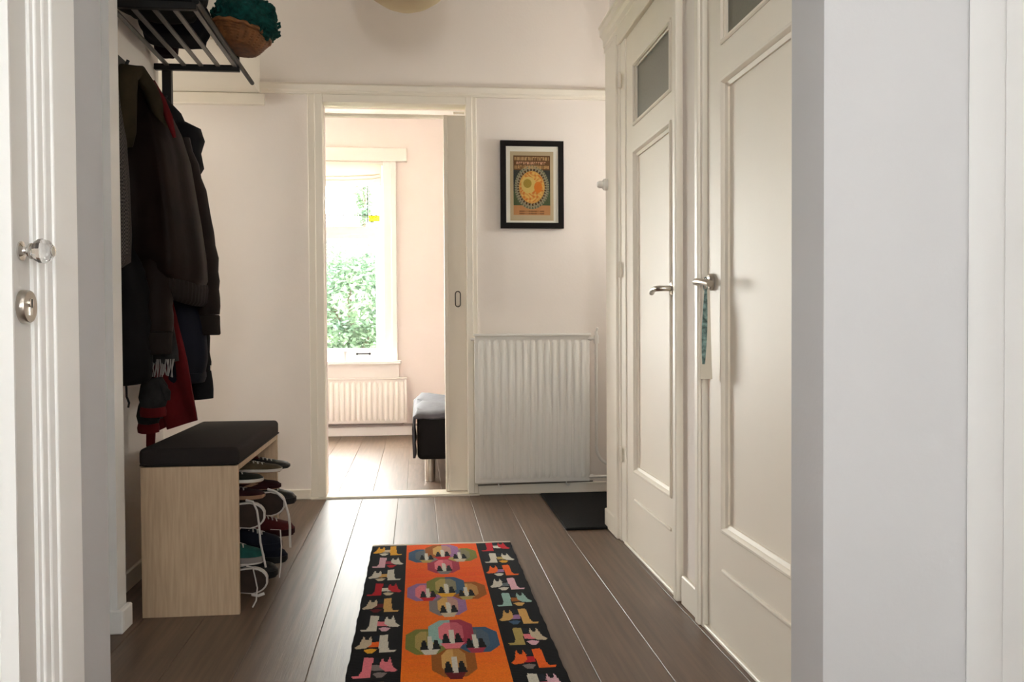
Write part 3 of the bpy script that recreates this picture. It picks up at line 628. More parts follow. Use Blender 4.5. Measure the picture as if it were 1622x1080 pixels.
# ------------------------------------------------------------------ shoe bench
BX0, BX1, BY0, BY1 = -.872, -.572, 2.925, 3.745
be = thing('shoe_bench', 'light oak shoe bench with a charcoal seat cushion under the coats', 'bench', ((BX0+BX1)/2, (BY0+BY1)/2, 0))
for y in (BY0, BY1-.018): MB().box(BX0, BX1, y, y+.018, 0, .478, .001).build('side_panel', OAK, be)
MB().box(BX0, BX1-.002, BY0+.018, BY1-.018, .460, .478, .001).build('top_panel', OAK, be)
MB().box(BX0+.01, BX1-.02, BY0+.018, BY1-.018, .030, .044).build('shelf', OAK, be)
MB().box(BX0+.01, BX1-.02, BY0+.018, BY1-.018, .245, .259).build('shelf', OAK, be)
MB().box(BX0, BX0+.006, BY0+.018, BY1-.018, .03, .46).build('back_panel', OAK, be)
cu_ = MB().box(BX0-.004, BX1+.004, BY0-.006, BY1+.004, .479, .538, .016, 4).build('seat_cushion', CUSH, be, 40); cu_['label'] = 'charcoal fabric seat cushion'
MB().tube([(BX0, BY0-.004, .486), (BX1, BY0-.004, .486), (BX1+.003, BY1, .486)], .0035, 6).build('piping', CUSH, cu_)

# ------------------------------------------------------------------ sneakers in the bench
shoe_mats = dict(
 dg=mat('canvas_dark_green', (.009, .011, .008), .9, spec=.15, noise=.3, nscale=40), ol=mat('canvas_olive', (.065, .048, .027), .9, spec=.15, noise=.25, nscale=40),
 mr=mat('suede_maroon', (.022, .004, .005), .9, spec=.15, noise=.3, nscale=40), bn=mat('suede_brown', (.032, .020, .015), .85, spec=.2, noise=.25, nscale=30),
 tl=mat('canvas_teal', (.008, .06, .05), .85, spec=.2, noise=.3, nscale=40), nv=mat('canvas_navy', (.004, .005, .012), .85, spec=.2, noise=.3, nscale=40),
 bk=mat('leather_black', (.004, .004, .0045), .55, spec=.25), rd=mat('canvas_red', (.055, .005, .006), .85, spec=.2), tn=mat('gum_tan', (.19, .10, .05), .7), gy=mat('canvas_grey', (.15, .13, .12), .85))
def sneaker(label, up_c, sole_c, rim_c, heel_c, loc, yawd, pit, rollx=0, laces=True, group='sneakers stacked in the shoe bench', dangle=None, stripe=None):
    s = thing('sneaker', label, 'shoe', loc, group, (R(rollx), R(pit), R(yawd)))
    def out(x):                                            # half width along the shoe; toe at x = 0, heel at -.27
        t_ = -x/.27
        return .041*math.sqrt(max(0, 1-((.20-t_)/.20)**2)) if t_ < .20 else .041-.012*math.sin((t_-.2)/.8*math.pi)*.9 if t_ < .8 else .034*math.sqrt(max(.02, 1-((t_-.8)/.2)**2))*1.0
    xs = [-.001, -.006, -.014, -.026, -.045, -.07, -.10, -.14, -.18, -.215, -.24, -.258, -.267, -.2695]
    ol = [(x, out(x)+.003) for x in xs]+[(x, -out(x)-.003) for x in reversed(xs)]
    MB().prism([(-.006+(x+.001)*.955, y*.88) for x, y in ol], 0, .007).build('outsole', sole_c, s, 50, local=True)
    MB().prism(ol, .007, .026).build('foxing', rim_c, s, 50, local=True)
    b = MB(); rings = []
    top = lambda t_: .050+.0*t_ if t_ < .12 else .050+(t_-.12)*.10 if t_ < .45 else .083+.012*math.sin((t_-.45)/.55*math.pi) if t_ < .9 else .083
    for x in xs:
        t_ = -x/.27; h = top(t_)*(math.sqrt(max(.05, 1-((.10-t_)/.10)**2)) if t_ < .10 else 1); w = out(x)
        h = max(h, .028); q = []
        for k in range(12):
            a = math.pi*k/11; q.append((x, w*math.cos(a)*(1 if k in (0, 11) else .98), .024+(h-.024)*math.sin(a)**.7))
        rings.append(b.ring(q))
    b.skin(rings); b.build('upper', up_c, s, 60, local=True)
    b = MB(); rings = []
    for t_ in (.40, .55, .72, .86): rings.append(b.ring([(-.27*t_, .022*math.cos(a)*(1 if t_ < .8 else .7), top(t_)-.004+.006*math.sin(a)) for a in [k*math.pi/4 for k in range(8)]]))
    b.skin(rings).build('lining', heel_c, s, 60, local=True)
    if stripe:
        for sg in (-1, 1): MB().prism([(-.10, .028), (-.125, .028), (-.095, .052), (-.075, .046)], sg*.0415-.004, sg*.0415+.002, 'y').build('stripe', stripe, s, local=True)
    if laces:
        for k in range(4):
            t_ = .24+.055*k; MB().tube([(-.27*t_, .020, top(t_)-.005), (-.27*t_-.006, 0, top(t_)+.004), (-.27*t_, -.020, top(t_)-.005)], .0026, 5).build('lace', LACE, s, 60, local=True)
    return s
def hanging_lace(shoe, pts, r=.0042):                      # world points
    bpy.context.view_layer.update(); inv = shoe.matrix_world.inverted()
    MB().tube([inv @ Vector(p) for p in pts], r, 6, .45).build('lace', LACE, shoe, 60, local=True)
S = shoe_mats
sneak = [
 ('dark green canvas sneaker with white foxing, topmost at the bench end', S['dg'], S['tn'], RUBW, S['mr'], (-.508, 3.02, .410), 2, 0, None),
 ('maroon suede sneaker with a tan sole under the dark green one', S['mr'], S['tn'], S['tn'], S['mr'], (-.505, 3.024, .3555), -4, 0, S['tn']),
 ('maroon sneaker on its side showing a brown sole on the middle shelf end', S['mr'], S['bn'], RUBW, S['mr'], (-.498, 2.975, .3055), 0, 0, None),
 ('teal canvas sneaker with pale foxing low in the bench', S['tl'], RUBW, S['gy'], S['gy'], (-.508, 3.022, .142), 0, 0, None),
 ('red striped sneaker on its side showing a brown sole on the bottom shelf', S['rd'], S['bn'], RUBW, S['rd'], (-.492, 2.975, .0915), 0, 0, LACE),
 ('olive canvas sneaker with white foxing, topmost beside the dark green one', S['ol'], S['tn'], RUBW, S['mr'], (-.478, 3.225, .410), 1, 0, None),
 ('maroon sneaker with a slanted tan band under the olive one', S['mr'], S['tn'], S['mr'], S['mr'], (-.480, 3.215, .354), 5, 0, S['tn']),
 ('maroon sneaker on its side with a white lace hanging from the middle shelf', S['mr'], S['bn'], RUBW, S['mr'], (-.462, 3.165, .3055), 0, 0, None),
 ('navy canvas sneaker with white stitching low in the bench', S['nv'], S['nv'], S['nv'], S['nv'], (-.478, 3.20, .142), -3, 0, None),
 ('black sneaker lying under the navy one on the bottom shelf', S['bk'], S['bk'], S['bk'], S['bk'], (-.492, 3.20, .0455), 2, 0, None),
 ('black sneaker with a dark red lining at the far end on top', S['bk'], S['dg'], S['bk'], S['rd'], (-.478, 3.42, .392), -3, 0, None),
 ('black leather shoe jutting out at the middle of the bench', S['bk'], S['bk'], S['bk'], S['bk'], (-.456, 3.42, .2595), 0, 0, None),
 ('dark red canvas shoe low in the bench beside the navy one', S['rd'], S['mr'], S['mr'], S['rd'], (-.462, 3.42, .142), 4, 0, None),
 ('navy canvas shoe at the far end of the bottom shelf', S['nv'], S['bk'], S['bk'], S['nv'], (-.488, 3.40, .0455), -2, 0, None),
]
shoes = [sneaker(a[0], a[1], a[2], a[3], a[4], a[5], a[6], a[7], stripe=a[8]) for a in sneak]
for k_ in (2, 4, 7): shoes[k_].rotation_euler.x = R(-90)
for k_, o in enumerate(shoes): o.scale.z = .95 if k_ in (2, 4, 7) else .50 if o.location.z > .3 else .88 if o.location.z > .25 else .95
hanging_lace(shoes[2], [(-.56, 2.985, .355), (-.535, 2.972, .352), (-.522, 2.968, .325), (-.516, 2.968, .28), (-.512, 2.968, .22), (-.505, 2.98, .17), (-.498, 2.98, .135)])
hanging_lace(shoes[7], [(-.520, 3.165, .358), (-.49, 3.158, .350), (-.462, 3.156, .320), (-.448, 3.155, .27), (-.444, 3.155, .23), (-.447, 3.175, .185), (-.446, 3.175, .150)])
hanging_lace(shoes[4], [(-.56, 2.985, .140), (-.538, 2.972, .138), (-.530, 2.968, .105), (-.525, 2.975, .07), (-.528, 2.97, .03), (-.540, 2.97, .008)], .003)
hanging_lace(shoes[4], [(-.545, 2.985, .045), (-.52, 2.972, .045), (-.502, 2.972, .052)], .005)
hanging_lace(shoes[8], [(-.515, 3.19, .212), (-.478, 3.165, .215), (-.474, 3.16, .16), (-.477, 3.16, .09), (-.482, 3.16, .05)], .0026)

# ------------------------------------------------------------------ coat rack
ck = thing('coat_rack', 'black metal wall coat rack with slatted hat shelf above the bench', 'coat rack', (-1.01, 3.32, 1.78))
for x in (-.705, -.770, -.835, -.900, -.965):
    MB().box(x-.008, x+.008, 2.975, 3.655, 1.942, 1.950, .001).build('slat', mat('slat_metal', (.15, .14, .13), .4, metal=.5), ck)
for y in (2.955, 3.650): MB().box(-1.015, -.690, y, y+.022, 1.928, 1.952, .002).build('end_bar', BLACKM, ck)
MB().tube([(-.688, 2.955, 1.952), (-.688, 3.66, 1.952), (-.686, 3.80, 1.950), (-.684, 3.90, 1.948)], .009, 10).build('front_rail', BLACKM, ck, 60)
MB().box(-.698, -.690, 2.96, 3.90, 1.900, 1.906).b.free()
for y in (2.957, 3.675): MB().box(-.992, -.957, y, y+.030, 1.55, 1.95, .002).build('post', BLACKM, ck)
for y in (2.957, 3.652): MB().box(-.702, -.690, y, y+.014, 1.95, 2.20, .001).build('upright', BLACKM, ck)
MB().box(-1.0185, -1.002, 2.93, 3.715, 1.778, 1.848, .002).build('hook_rail', mat('dark_wood', (.022, .018, .016), .5, spec=.25), ck)
for y in (3.00, 3.14, 3.30, 3.46, 3.60):
    MB().tube([(-1.003, y, 1.80), (-.985, y, 1.785), (-.965, y, 1.79), (-.955, y, 1.815)], .006, 8).build('hook', BLACKM, ck, 60)

# things on the hat shelf
def lump(name, label, cat, m, loc, r, seed, part='cloth'):
    t_ = thing(name, label, cat, (loc[0], loc[1], loc[2]-r[2])); rg = random.Random(seed)
    b = MB(); bmesh.ops.create_icosphere(b.b, subdivisions=4, radius=1)
    ph = [rg.uniform(0, 6.3) for _ in range(6)]
    for v in b.b.verts:
        c = v.co; e = 1+.07*math.sin(5*c.x+ph[0])*math.sin(4*c.y+ph[1])+.05*math.sin(9*c.y+ph[2]+3*c.z)+.03*math.sin(13*c.x+ph[3])
        k = [math.copysign(abs(q)**.72, q)*e for q in c]
        if k[2] < -.78: k[2] = -.78+.1*(k[2]+.78)
        v.co = Vector((loc[0]+k[0]*r[0], loc[1]+k[1]*r[1], loc[2]+k[2]*r[2]/.80))
    b.build(part, m, t_, 80); return t_
lump('bag', 'black cloth bag lying on the coat rack shelf', 'bag', BLACKF, (-.85, 3.11, 2.05), (.150, .138, .085), 1)
lump('folded_scarf', 'dark navy folded scarf on the coat rack shelf beside the bag', 'scarf', NAVYF, (-.872, 3.415, 2.035), (.118, .130, .070), 2)
lump('cap', 'dark plum cap on the coat rack shelf by the wall', 'cap', mat('plum_cloth', (.012, .004, .008), .9, spec=.15), (-.955, 3.606, 2.0), (.042, .036, .036), 3)

# basket with a teal knit
bk = thing('wicker_basket', 'small orange brown wicker basket on the edge of the coat rack shelf', 'basket', (-.668, 3.50, 1.968), None, (R(-4), R(10), 0))
b = MB(); rings = []
for i in range(15):
    t_ = i/14; r_ = .068+.042*t_**.7+.0035*(i % 2)
    rings.append(b.ring([(r_*1.0*math.cos(a)*(1+.012*math.sin(24*a+math.pi*(i % 2))), r_*1.18*math.sin(a)*(1+.012*math.sin(24*a+math.pi*(i % 2))), .062*t_) for a in [2*math.pi*k/96 for k in range(96)]]))
for i in range(6):
    t_ = 1-i/5; r_ = .060+.042*t_**.7; rings.append(b.ring([(r_*math.cos(a), r_*1.18*math.sin(a), 0.006+.054*t_) for a in [2*math.pi*k/96 for k in range(96)]]))
b.skin(rings).build('basket_body', WICK, bk, 50, local=True)
MB().tube([(.110*math.cos(a), .130*math.sin(a), .062+.003*math.sin(14*a)) for a in [2*math.pi*k/48 for k in range(49)]], .008, 8).build('rim', WICK, bk, 60, local=True)
kn = thing('knitted_scarf', 'teal chunky knitted scarf heaped in the wicker basket', 'scarf', (-.648, 3.50, 2.008), None, (R(-4), R(14), 0))
rg = random.Random(4)
b = MB(); bmesh.ops.create_icosphere(b.b, subdivisions=5, radius=1)
for v in b.b.verts:
    c = v.co.copy(); w = math.sin(26*c.x+4*math.sin(5*c.z))*math.sin(22*c.z+3*math.sin(6*c.y))
    e = 1+.045*w+.09*math.sin(4.3*c.x+1.2)*math.sin(5*c.y)+.05*math.sin(9*c.z+2*c.x)
    v.co = Vector((c.x*.118*e, c.y*.130*e, .050+c.z*.115*e if c.z > 0 else .050+c.z*.05*e))
b.build('knit', TEALK, kn, 80, local=True)
for k in range(34):
    a = rg.uniform(0, 6.28); z = rg.uniform(.03, .15); r_ = .118*math.sqrt(max(.1, 1-((z-.058)/.11)**2)) if z > .058 else .1
    p = Vector((r_*math.cos(a), r_*1.15*math.sin(a), z)); d = Vector((math.cos(a), math.sin(a), .5))
    b2 = MB().tube([p*.9, p+d*.010, p+d*.012+Vector((0, 0, -.012)), p+Vector((0, 0, -.020))], .006, 5)
    b2.build('yarn_loop', TEALK, kn, 60, local=True)

# ------------------------------------------------------------------ coats and scarves on the hooks
HK = 'coats and scarves on the wall rack'
def garment(name, label, cat, loc): return thing(name, label, cat, loc, HK)
def sleeve(parent, pts, rs, m, cuff, mc, folds=True):
    P = [Vector(p) for p in pts]; out = []; rr = []
    for i in range(len(P)-1):
        for k in range(5):
            t_ = k/5; out.append(P[i].lerp(P[i+1], t_)); rr.append((rs[i]*(1-t_)+rs[i+1]*t_)*(1+(.06*math.sin(2.7*len(out))+.035*math.sin(5.1*len(out))) if folds else 1))
    out.append(P[-1]); rr.append(rs[-1])
    s_ = MB().tube(out, rr, 18).build('sleeve', m, parent, 70)
    if cuff:
        e = P[-1]; d = (P[-1]-P[-2]).normalized()
        b = MB(); n = 40; rings = []
        for h, f in ((0, .92), (.006, .98), (cuff*.5, .95), (cuff-.006, .95), (cuff, .86)):
            c = e+d*h; rings.append(b.ring([(c.x+rs[-1]*f*(1+.03*(k % 2))*math.cos(2*math.pi*k/n), c.y+rs[-1]*f*(1+.03*(k % 2))*math.sin(2*math.pi*k/n), c.z) for k in range(n)]))
        b.skin(rings).build('cuff', mc, s_, 70)
    return s_
# brown leather jacket
j = garment('leather_jacket', 'dark brown leather bomber jacket with olive collar and ribbed cuffs on the rack', 'jacket', (-.96, 3.30, 1.05))
def shear_hem(b):
    for v in b.b.verts:
        f = min(1, max(0, (1.28-v.co.z)/.16)); v.co.z -= .42*(v.co.x+.99)*f
    return b
shear_hem(MB().loft([(-.965, 3.25, 1.80, .010, .02, 0, 3, 0), (-.950, 3.25, 1.755, .045, .06, .02, 3, 0), (-.935, 3.26, 1.68, .070, .11, .04, 4, .5), (-.918, 3.27, 1.60, .086, .17, .05, 5, .9), (-.902, 3.275, 1.50, .098, .195, .06, 6, 1.2), (-.893, 3.28, 1.40, .104, .20, .07, 6, 1.5), (-.882, 3.28, 1.28, .114, .205, .07, 6, 1.9), (-.873, 3.28, 1.20, .124, .21, .06, 6, 2.3), (-.872, 3.28, 1.16, .126, .21, .05, 6, 2.5), (-.874, 3.28, 1.145, .118, .20, .03, 6, 2.6)], 72)).build('body', LEATH, j, 70)
shear_hem(MB().loft([(-.874, 3.28, 1.150, .122, .202, .012, 44, 0), (-.874, 3.28, 1.14, .124, .204, .012, 44, 0), (-.876, 3.285, 1.105, .120, .200, .012, 44, 0), (-.88, 3.29, 1.085, .110, .19, .012, 44, 0)], 176)).build('hem_band', RIBM, j, 70)
sleeve(j, [(-.900, 3.22, 1.40), (-.880, 3.14, 1.16), (-.872, 3.11, 1.05), (-.872, 3.105, .905)], [.050, .056, .060, .056], LEATH, .075, RIBM)
sleeve(j, [(-.875, 3.40, 1.60), (-.815, 3.425, 1.36), (-.783, 3.43, 1.12), (-.776, 3.43, .965)], [.055, .056, .054, .046], LEATH, .075, RIBM)
c_ = MB().tube([(-.938, 3.045, 1.505), (-.942, 3.035, 1.55), (-.944, 3.03, 1.62), (-.940, 3.03, 1.69), (-.925, 3.04, 1.745), (-.900, 3.07, 1.755), (-.878, 3.11, 1.715), (-.866, 3.15, 1.66), (-.858, 3.19, 1.60)], [.022, .040, .046, .044, .036, .026, .024, .024, .016], 14).build('collar', OLIVE, j, 70); c_['label'] = 'olive corduroy collar'
l_ = MB().tube([(-.876, 3.14, 1.748), (-.852, 3.15, 1.69), (-.832, 3.16, 1.63), (-.816, 3.17, 1.565)], [.006, .013, .014, .006], 8).build('lining', REDF, j, 60); l_['label'] = 'red inner lining'
# black hooded coat behind it
j = garment('hooded_coat', 'black coat with a bulky hood at the far end of the rack', 'coat', (-.97, 3.57, .75))
MB().loft([(-.965, 3.56, 1.80, .015, .02, 0, 3, 0), (-.95, 3.56, 1.74, .055, .05, .03, 3, 0), (-.935, 3.565, 1.66, .070, .085, .05, 4, .5), (-.93, 3.57, 1.50, .080, .10, .06, 5, .9), (-.925, 3.57, 1.20, .085, .11, .06, 5, 1.5), (-.92, 3.57, .95, .090, .11, .06, 5, 2), (-.92, 3.57, .80, .09, .11, .05, 5, 2.2)], 48).build('body', BLACKF, j, 70)
MB().loft([(-.885, 3.55, 1.70, .02, .03, 0, 3, 0), (-.868, 3.55, 1.68, .045, .06, .06, 3, 0), (-.862, 3.55, 1.63, .052, .075, .08, 3, 1), (-.868, 3.55, 1.585, .046, .07, .06, 3, 1.5), (-.862, 3.55, 1.53, .052, .07, .06, 3, 2.5), (-.875, 3.55, 1.47, .03, .05, .03, 3, 3)], 36).build('hood', BLACKF, j, 70)
s_ = sleeve(j, [(-.90, 3.53, 1.45), (-.86, 3.53, 1.1), (-.835, 3.53, .82), (-.825, 3.53, .645)], [.05, .05, .048, .046], BLACKF, 0, BLACKF)
MB().box(-.788, -.779, 3.495, 3.505, .755, .775, .001).build('zip_pull', CHROME, s_)
# navy jacket under the leather one
j = garment('navy_jacket', 'dark navy cloth jacket hanging below the brown leather hem', 'jacket', (-.96, 3.40, .72))
MB().loft([(-.955, 3.40, 1.79, .012, .02, 0, 3, 0), (-.945, 3.40, 1.70, .04, .05, .03, 3, 0), (-.93, 3.41, 1.45, .055, .09, .04, 4, .5), (-.905, 3.42, 1.10, .080, .11, .05, 5, 1), (-.885, 3.42, .92, .098, .12, .06, 5, 1.4), (-.880, 3.42, .80, .102, .12, .06, 5, 1.8), (-.885, 3.42, .745, .096, .115, .05, 5, 2)], 48).build('body', NAVYF, j, 70)
MB().loft([(-.884, 3.42, .752, .099, .118, .01, 5, 2), (-.884, 3.42, .735, .10, .119, .01, 5, 2), (-.886, 3.42, .715, .095, .113, .01, 5, 2)], 48).build('hem_band', NAVYF, j, 70)
# houndstooth jacket at the near end
HND = bpy.data.materials.new('houndstooth'); HND.use_nodes = True
nt = HND.node_tree; ch = nt.nodes.new('ShaderNodeTexChecker'); tc = nt.nodes.new('ShaderNodeTexCoord'); ch.inputs['Scale'].default_value = 170
ch.inputs[1].default_value = (.085, .07, .062, 1); ch.inputs[2].default_value = (.010, .008, .008, 1)
nt.links.new(tc.outputs['Object'], ch.inputs[0]); nt.links.new(ch.outputs[0], nt.nodes['Principled BSDF'].inputs['Base Color']); nt.nodes['Principled BSDF'].inputs['Roughness'].default_value = .9
j = garment('houndstooth_jacket', 'grey brown houndstooth wool jacket at the near end of the rack', 'jacket', (-.97, 2.99, 1.1))
MB().loft([(-.965, 2.99, 1.80, .012, .02, 0, 3, 0), (-.97, 2.99, 1.70, .03, .05, .03, 3, 0), (-.965, 2.99, 1.55, .038, .06, .04, 4, .5), (-.96, 2.99, 1.40, .042, .065, .04, 4, 1), (-.958, 2.99, 1.22, .045, .065, .04, 4, 1.4), (-.958, 2.99, 1.13, .042, .06, .03, 4, 1.8), (-.962, 2.99, 1.11, .03, .05, .02, 4, 1.8)], 40).build('body', HND, j, 70)
MB().tube([(-.965, 2.985, 1.55), (-.945, 2.97, 1.42), (-.938, 2.965, 1.28), (-.936, 2.965, 1.15)], [.02, .028, .030, .028], 14).build('sleeve', HND, j, 70)
# black padded coat low at the near end
j = garment('padded_coat', 'black padded coat with a drawstring below the houndstooth jacket', 'coat', (-.97, 3.06, .72))
MB().loft([(-.985, 3.08, 1.79, .010, .02, 0, 3, 0), (-.975, 3.09, 1.60, .02, .03, .03, 3, 0), (-.965, 3.09, 1.18, .035, .05, .04, 4, .5), (-.950, 3.05, 1.10, .060, .085, .05, 5, .8), (-.940, 3.05, 1.03, .066, .09, .07, 5, 1.2), (-.942, 3.05, .99, .062, .088, .04, 5, 1.4), (-.938, 3.05, .93, .068, .09, .07, 5, 1.6), (-.942, 3.05, .88, .063, .088, .04, 5, 1.8), (-.938, 3.05, .82, .068, .09, .07, 5, 2), (-.94, 3.05, .755, .066, .088, .05, 5, 2), (-.945, 3.05, .735, .055, .08, .03, 5, 2)], 44).build('body', BLACKF, j, 70)
MB().tube([(-.925, 2.97, .75), (-.922, 2.965, .70), (-.915, 2.965, .68), (-.918, 2.965, .665)], .0035, 6).build('drawstring', BLACKF, j, 60)
# fringed scarf
j = garment('fringed_scarf', 'dark grey knitted scarf with a pale fringe below the leather sleeve', 'scarf', (-.90, 3.20, .75))
MB().loft([(-.975, 3.20, 1.79, .008, .02, 0, 3, 0), (-.955, 3.20, 1.5, .015, .03, .05, 3, 0), (-.93, 3.20, 1.1, .02, .04, .06, 4, .5), (-.885, 3.185, .95, .045, .030, .06, 5, .8), (-.875, 3.175, .84, .055, .028, .08, 5, 1.2), (-.873, 3.172, .80, .056, .024, .08, 5, 1.5)], 36).build('knit', GREYF, j, 70)
b = MB(); rg = random.Random(8)
for k in range(22):
    x = -.925+.10*k/21; b.tube([(x, 3.15+.01*math.sin(k), .812), (x+rg.uniform(-.004, .004), 3.143, .785), (x+rg.uniform(-.006, .006), 3.142, .755+rg.uniform(-.008, .008))], .0022, 4)
f_ = b.build('fringe', mat('fringe_grey', (.22, .20, .19), .9), j, 60); f_['kind'] = 'stuff'
# red coat
j = garment('red_scarf', 'broad red woollen scarf end hanging below the dark coats', 'scarf', (-.86, 3.32, .57))
b = MB(); rings = []
for (z, xl, xr, sk) in ((1.78, -.985, -.965, 0), (1.3, -.98, -.93, 0), (1.0, -.96, -.86, 0), (.80, -.935, -.815, .0), (.70, -.922, -.800, .006), (.60, -.895, -.785, .014), (.572, -.887, -.782, .016)):
    q = []
    for k in range(17):
        t_ = k/16; x = xl+(xr-xl)*t_; q.append((x, 3.30+.012*math.sin(t_*7+z*6)-.007, z+sk*(t_*2-1)))
    for k in range(16, -1, -1):
        t_ = k/16; x = xl+(xr-xl)*t_; q.append((x, 3.30+.012*math.sin(t_*7+z*6)+.007, z+sk*(t_*2-1)))
    rings.append(b.ring(q))
b.skin(rings).build('cloth', REDF, j, 60)
# mittens
def mitten(label, loc, s, m, red):
    j = garment('mitten', label, 'mitten', loc)
    x, y, z = loc
    MB().loft([(x, y, z+.11*s, .030*s, .020, .05, 3, 0), (x+.004, y, z+.08*s, .040*s, .026, .08, 4, .6), (x+.002, y, z+.04*s, .044*s, .028, .08, 4, 1), (x, y, z+.005, .036*s, .024, .05, 4, 1.5)], 30).build('hand', m, j, 70)
    MB().tube([(x+.03*s, y-.01, z+.085*s), (x+.048*s, y-.012, z+.06*s), (x+.05*s, y-.012, z+.035*s)], [.012, .014, .009], 10).build('thumb', m, j, 70)
    MB().loft([(x, y, z+.012, .038*s, .026, .03, 4, 1.5), (x, y, z-.004, .042*s, .027, .03, 4, 1.5), (x, y, z-.020, .040*s, .026, .03, 4, 1.5)], 30).build('cuff', red, j, 70)
    MB().tube([(x-.01, y, z+.10*s), (-.96, y+.02, z+.25), (-.975, y+.02, 1.2), (-.98, 3.14, 1.79)], .004, 6).build('cord', BLACKF, j, 60)
    return j
mitten('grey knitted mitten with a red cuff hanging beside the red scarf', (-.885, 3.12, .640), 1.0, GREYF, REDF)
mitten('lower grey mitten with a long red cuff near the bench cushion', (-.930, 3.22, .575), .85, GREYF, REDF)
j = garment('red_strap', 'narrow red wool strap hanging lowest behind the bench', 'strap', (-.94, 3.30, .50))
MB().loft([(-.975, 3.34, 1.0, .01, .005, 0, 3, 0), (-.945, 3.32, .70, .03, .008, .05, 3, 0), (-.925, 3.31, .60, .040, .010, .06, 3, 1), (-.930, 3.31, .56, .034, .010, .06, 3, 1.4), (-.948, 3.31, .545, .016, .008, .03, 3, 2), (-.950, 3.31, .495, .015, .007, .03, 3, 2)], 24).build('cloth', REDF, j, 60)

# ------------------------------------------------------------------ bed
bd = thing('bed', 'low black bed base under a rumpled grey blanket in the bedroom', 'bed', (.95, 5.86, 0))
MB().box(-.005, 1.88, 5.25, 6.50, .135, .40, .03, 3).build('bed_base', BEDD, bd, 50)
b = MB(); nx, ny = 60, 40
def bl_h(x, y): return .012*math.sin(9*y+3*math.sin(4*x))*math.sin(5*x+1)+.006*math.sin(23*x+9*y)
rings = []
path = [(-.020, .15), (-.026, .22), (-.026, .32), (-.022, .385), (-.004, .412), (.03, .422)]+[(.03+1.86*k/40, .424) for k in range(1, 41)]
for i, (x, z) in enumerate(path):
    q = []
    for k in range(ny+1):
        y = 5.235+1.28*k/ny; w = bl_h(x if i > 4 else z, y); d = .03*max(0, 1-min(k, ny-k)/3)**2
        q.append((x+(w*.35 if i < 5 else 0)+.001, y, z+(w if i >= 4 else 0)-(d if i >= 4 else 0)))
    rings.append(b.ring(q))
b.skin(rings, closed=False)
o = b.build('blanket', FABG, bd, 80); md = o.modifiers.new('t', 'SOLIDIFY'); md.thickness = .014; md.offset = 0
for x, y in ((.07, 5.33), (1.75, 5.33), (.07, 6.42), (1.75, 6.42)): MB().lathe([(0, 0), (.031, 0), (.031, .14), (0, .14)], 24, 'z', (x, y, .001)).build('leg', STEEL, bd, 40)

# ------------------------------------------------------------------ garden outside the bedroom
gm = mat('garden_ground', (.16, .20, .09), .95, noise=.4, nscale=3)
g = MB().box(-30, 30, 7.75, 60, -.65, -.5).build('ground', gm); struct(g, 'garden ground outside')
def leafmat(name, c1, c2):
    M = mat(name, c1, .5, noise=.5, nscale=3, col2=c2, spec=.3); n = M.node_tree; pb = n.nodes['Principled BSDF']
    tr = n.nodes.new('ShaderNodeBsdfTranslucent'); tr.inputs[0].default_value = (*[min(1, c*1.3) for c in c1], 1)
    mx = n.nodes.new('ShaderNodeMixShader'); mx.inputs[0].default_value = .35
    n.links.new(pb.outputs[0], mx.inputs[1]); n.links.new(tr.outputs[0], mx.inputs[2]); n.links.new(mx.outputs[0], n.nodes['Material Output'].inputs[0]); return M
LF1 = leafmat('leaf_green', (.085, .13, .075), (.035, .07, .05)); LF2 = leafmat('leaf_light', (.15, .20, .095), (.07, .11, .06))
BARK = mat('bark', (.10, .075, .055), .9, noise=.4, nscale=12)
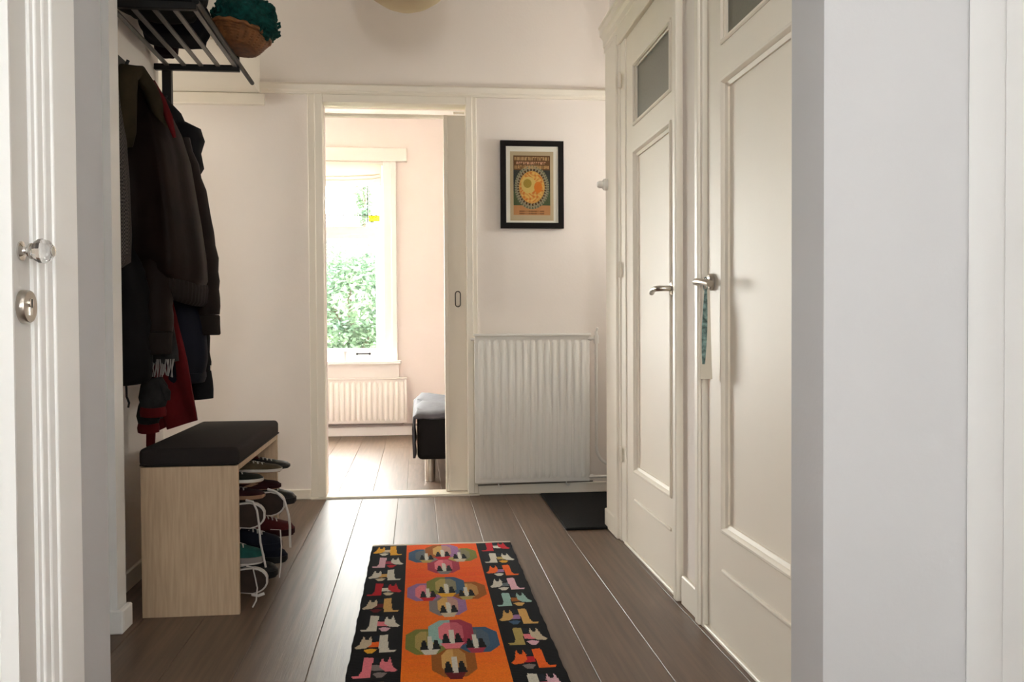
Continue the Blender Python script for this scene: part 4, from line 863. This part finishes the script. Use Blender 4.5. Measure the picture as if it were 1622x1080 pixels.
def plant(name, label, cat, base_, crown, rr, n, size, m, trunk_r, seed, group):
    t_ = thing(name, label, cat, base_, group); rg = random.Random(seed); vs_, fs = [], []
    for k in range(n):
        while True:
            p = Vector((rg.uniform(-1, 1), rg.uniform(-1, 1), rg.uniform(-1, 1)))
            if .35 < p.length < 1: break
        p = p*(1+.18*math.sin(5*p.x+seed)*math.sin(6*p.z)+.12*math.sin(9*p.y))
        c = Vector((crown[0]+p.x*rr[0], crown[1]+p.y*rr[1], crown[2]+p.z*rr[2]))
        if c.z < -.4: continue
        a = Vector((rg.gauss(0, 1), rg.gauss(0, 1), rg.gauss(0, .6))).normalized(); d = a.orthogonal().normalized(); d.rotate(Matrix.Rotation(rg.uniform(0, 6.28), 3, a)); nn = a.cross(d)
        s_ = size*rg.uniform(.6, 1.3); i = len(vs_)
        vs_ += [c-a*s_, c-a*.1*s_+d*.45*s_+nn*.1*s_, c+a*s_, c-a*.1*s_-d*.45*s_+nn*.1*s_]; fs += [(i, i+1, i+2), (i, i+2, i+3)]
    me = bpy.data.meshes.new('foliage'); me.from_pydata([v-Vector(base_) for v in vs_], [], fs); me.materials.append(m)
    o = bpy.data.objects.new('foliage', me); COL.objects.link(o); o.parent = t_; o['kind'] = 'stuff'
    b = MB(); bx = Vector(base_)
    b.tube([bx, bx.lerp(Vector(crown), .5)+Vector((.05, 0, 0)), Vector(crown)+Vector((0, 0, rr[2]*.5))], [trunk_r, trunk_r*.8, trunk_r*.3], 8)
    for k in range(5):
        a = rg.uniform(0, 6.28); p = bx.lerp(Vector(crown), .5+.1*k); b.tube([p, p+Vector((rr[0]*.3*math.cos(a), rr[1]*.3*math.sin(a), rr[2]*.3)), p+Vector((rr[0]*.6*math.cos(a), rr[1]*.6*math.sin(a), rr[2]*.5))], [trunk_r*.5, trunk_r*.3, trunk_r*.12], 6)
    b.build('trunk', BARK, t_, 60); return t_
G_ = 'plants outside the bedroom window'
plant('leafy_shrub', 'dense green leafy shrub right outside the bedroom window', 'shrub', (-.85, 11.4, -.5), (-.85, 11.4, 1.0), (1.05, .9, 1.15), 15000, .045, LF1, .07, 1, G_)
plant('leafy_shrub', 'lighter green shrub behind the dense one outside', 'shrub', (-1.9, 14.4, -.5), (-1.9, 14.4, .95), (1.1, 1.0, 1.20), 7000, .055, LF2, .07, 2, G_)
plant('leafy_shrub', 'pale green loose shrub beside the dense one outside', 'shrub', (.9, 14.2, -.5), (.9, 14.2, .9), (1.1, 1.0, 1.2), 5000, .055, LF2, .07, 3, G_)
plant('slender_tree', 'slender tree with a narrow crown seen in the upper window light', 'tree', (-1.22, 21, -.5), (-1.22, 21, 4.0), (.27, .3, 1.1), 800, .075, LF1, .09, 4, G_)
plant('slender_tree', 'sparse pale tree with a bare trunk behind the shrubs', 'tree', (-2.2, 22, -.5), (-2.2, 22, 3.4), (.7, .6, 1.4), 130, .07, LF2, .06, 5, G_)
plant('slender_tree', 'thin bare stemmed tree far behind the shrubs', 'tree', (-.75, 23, -.5), (-.75, 23, 2.9), (.4, .4, 1.1), 160, .07, LF2, .05, 6, G_)
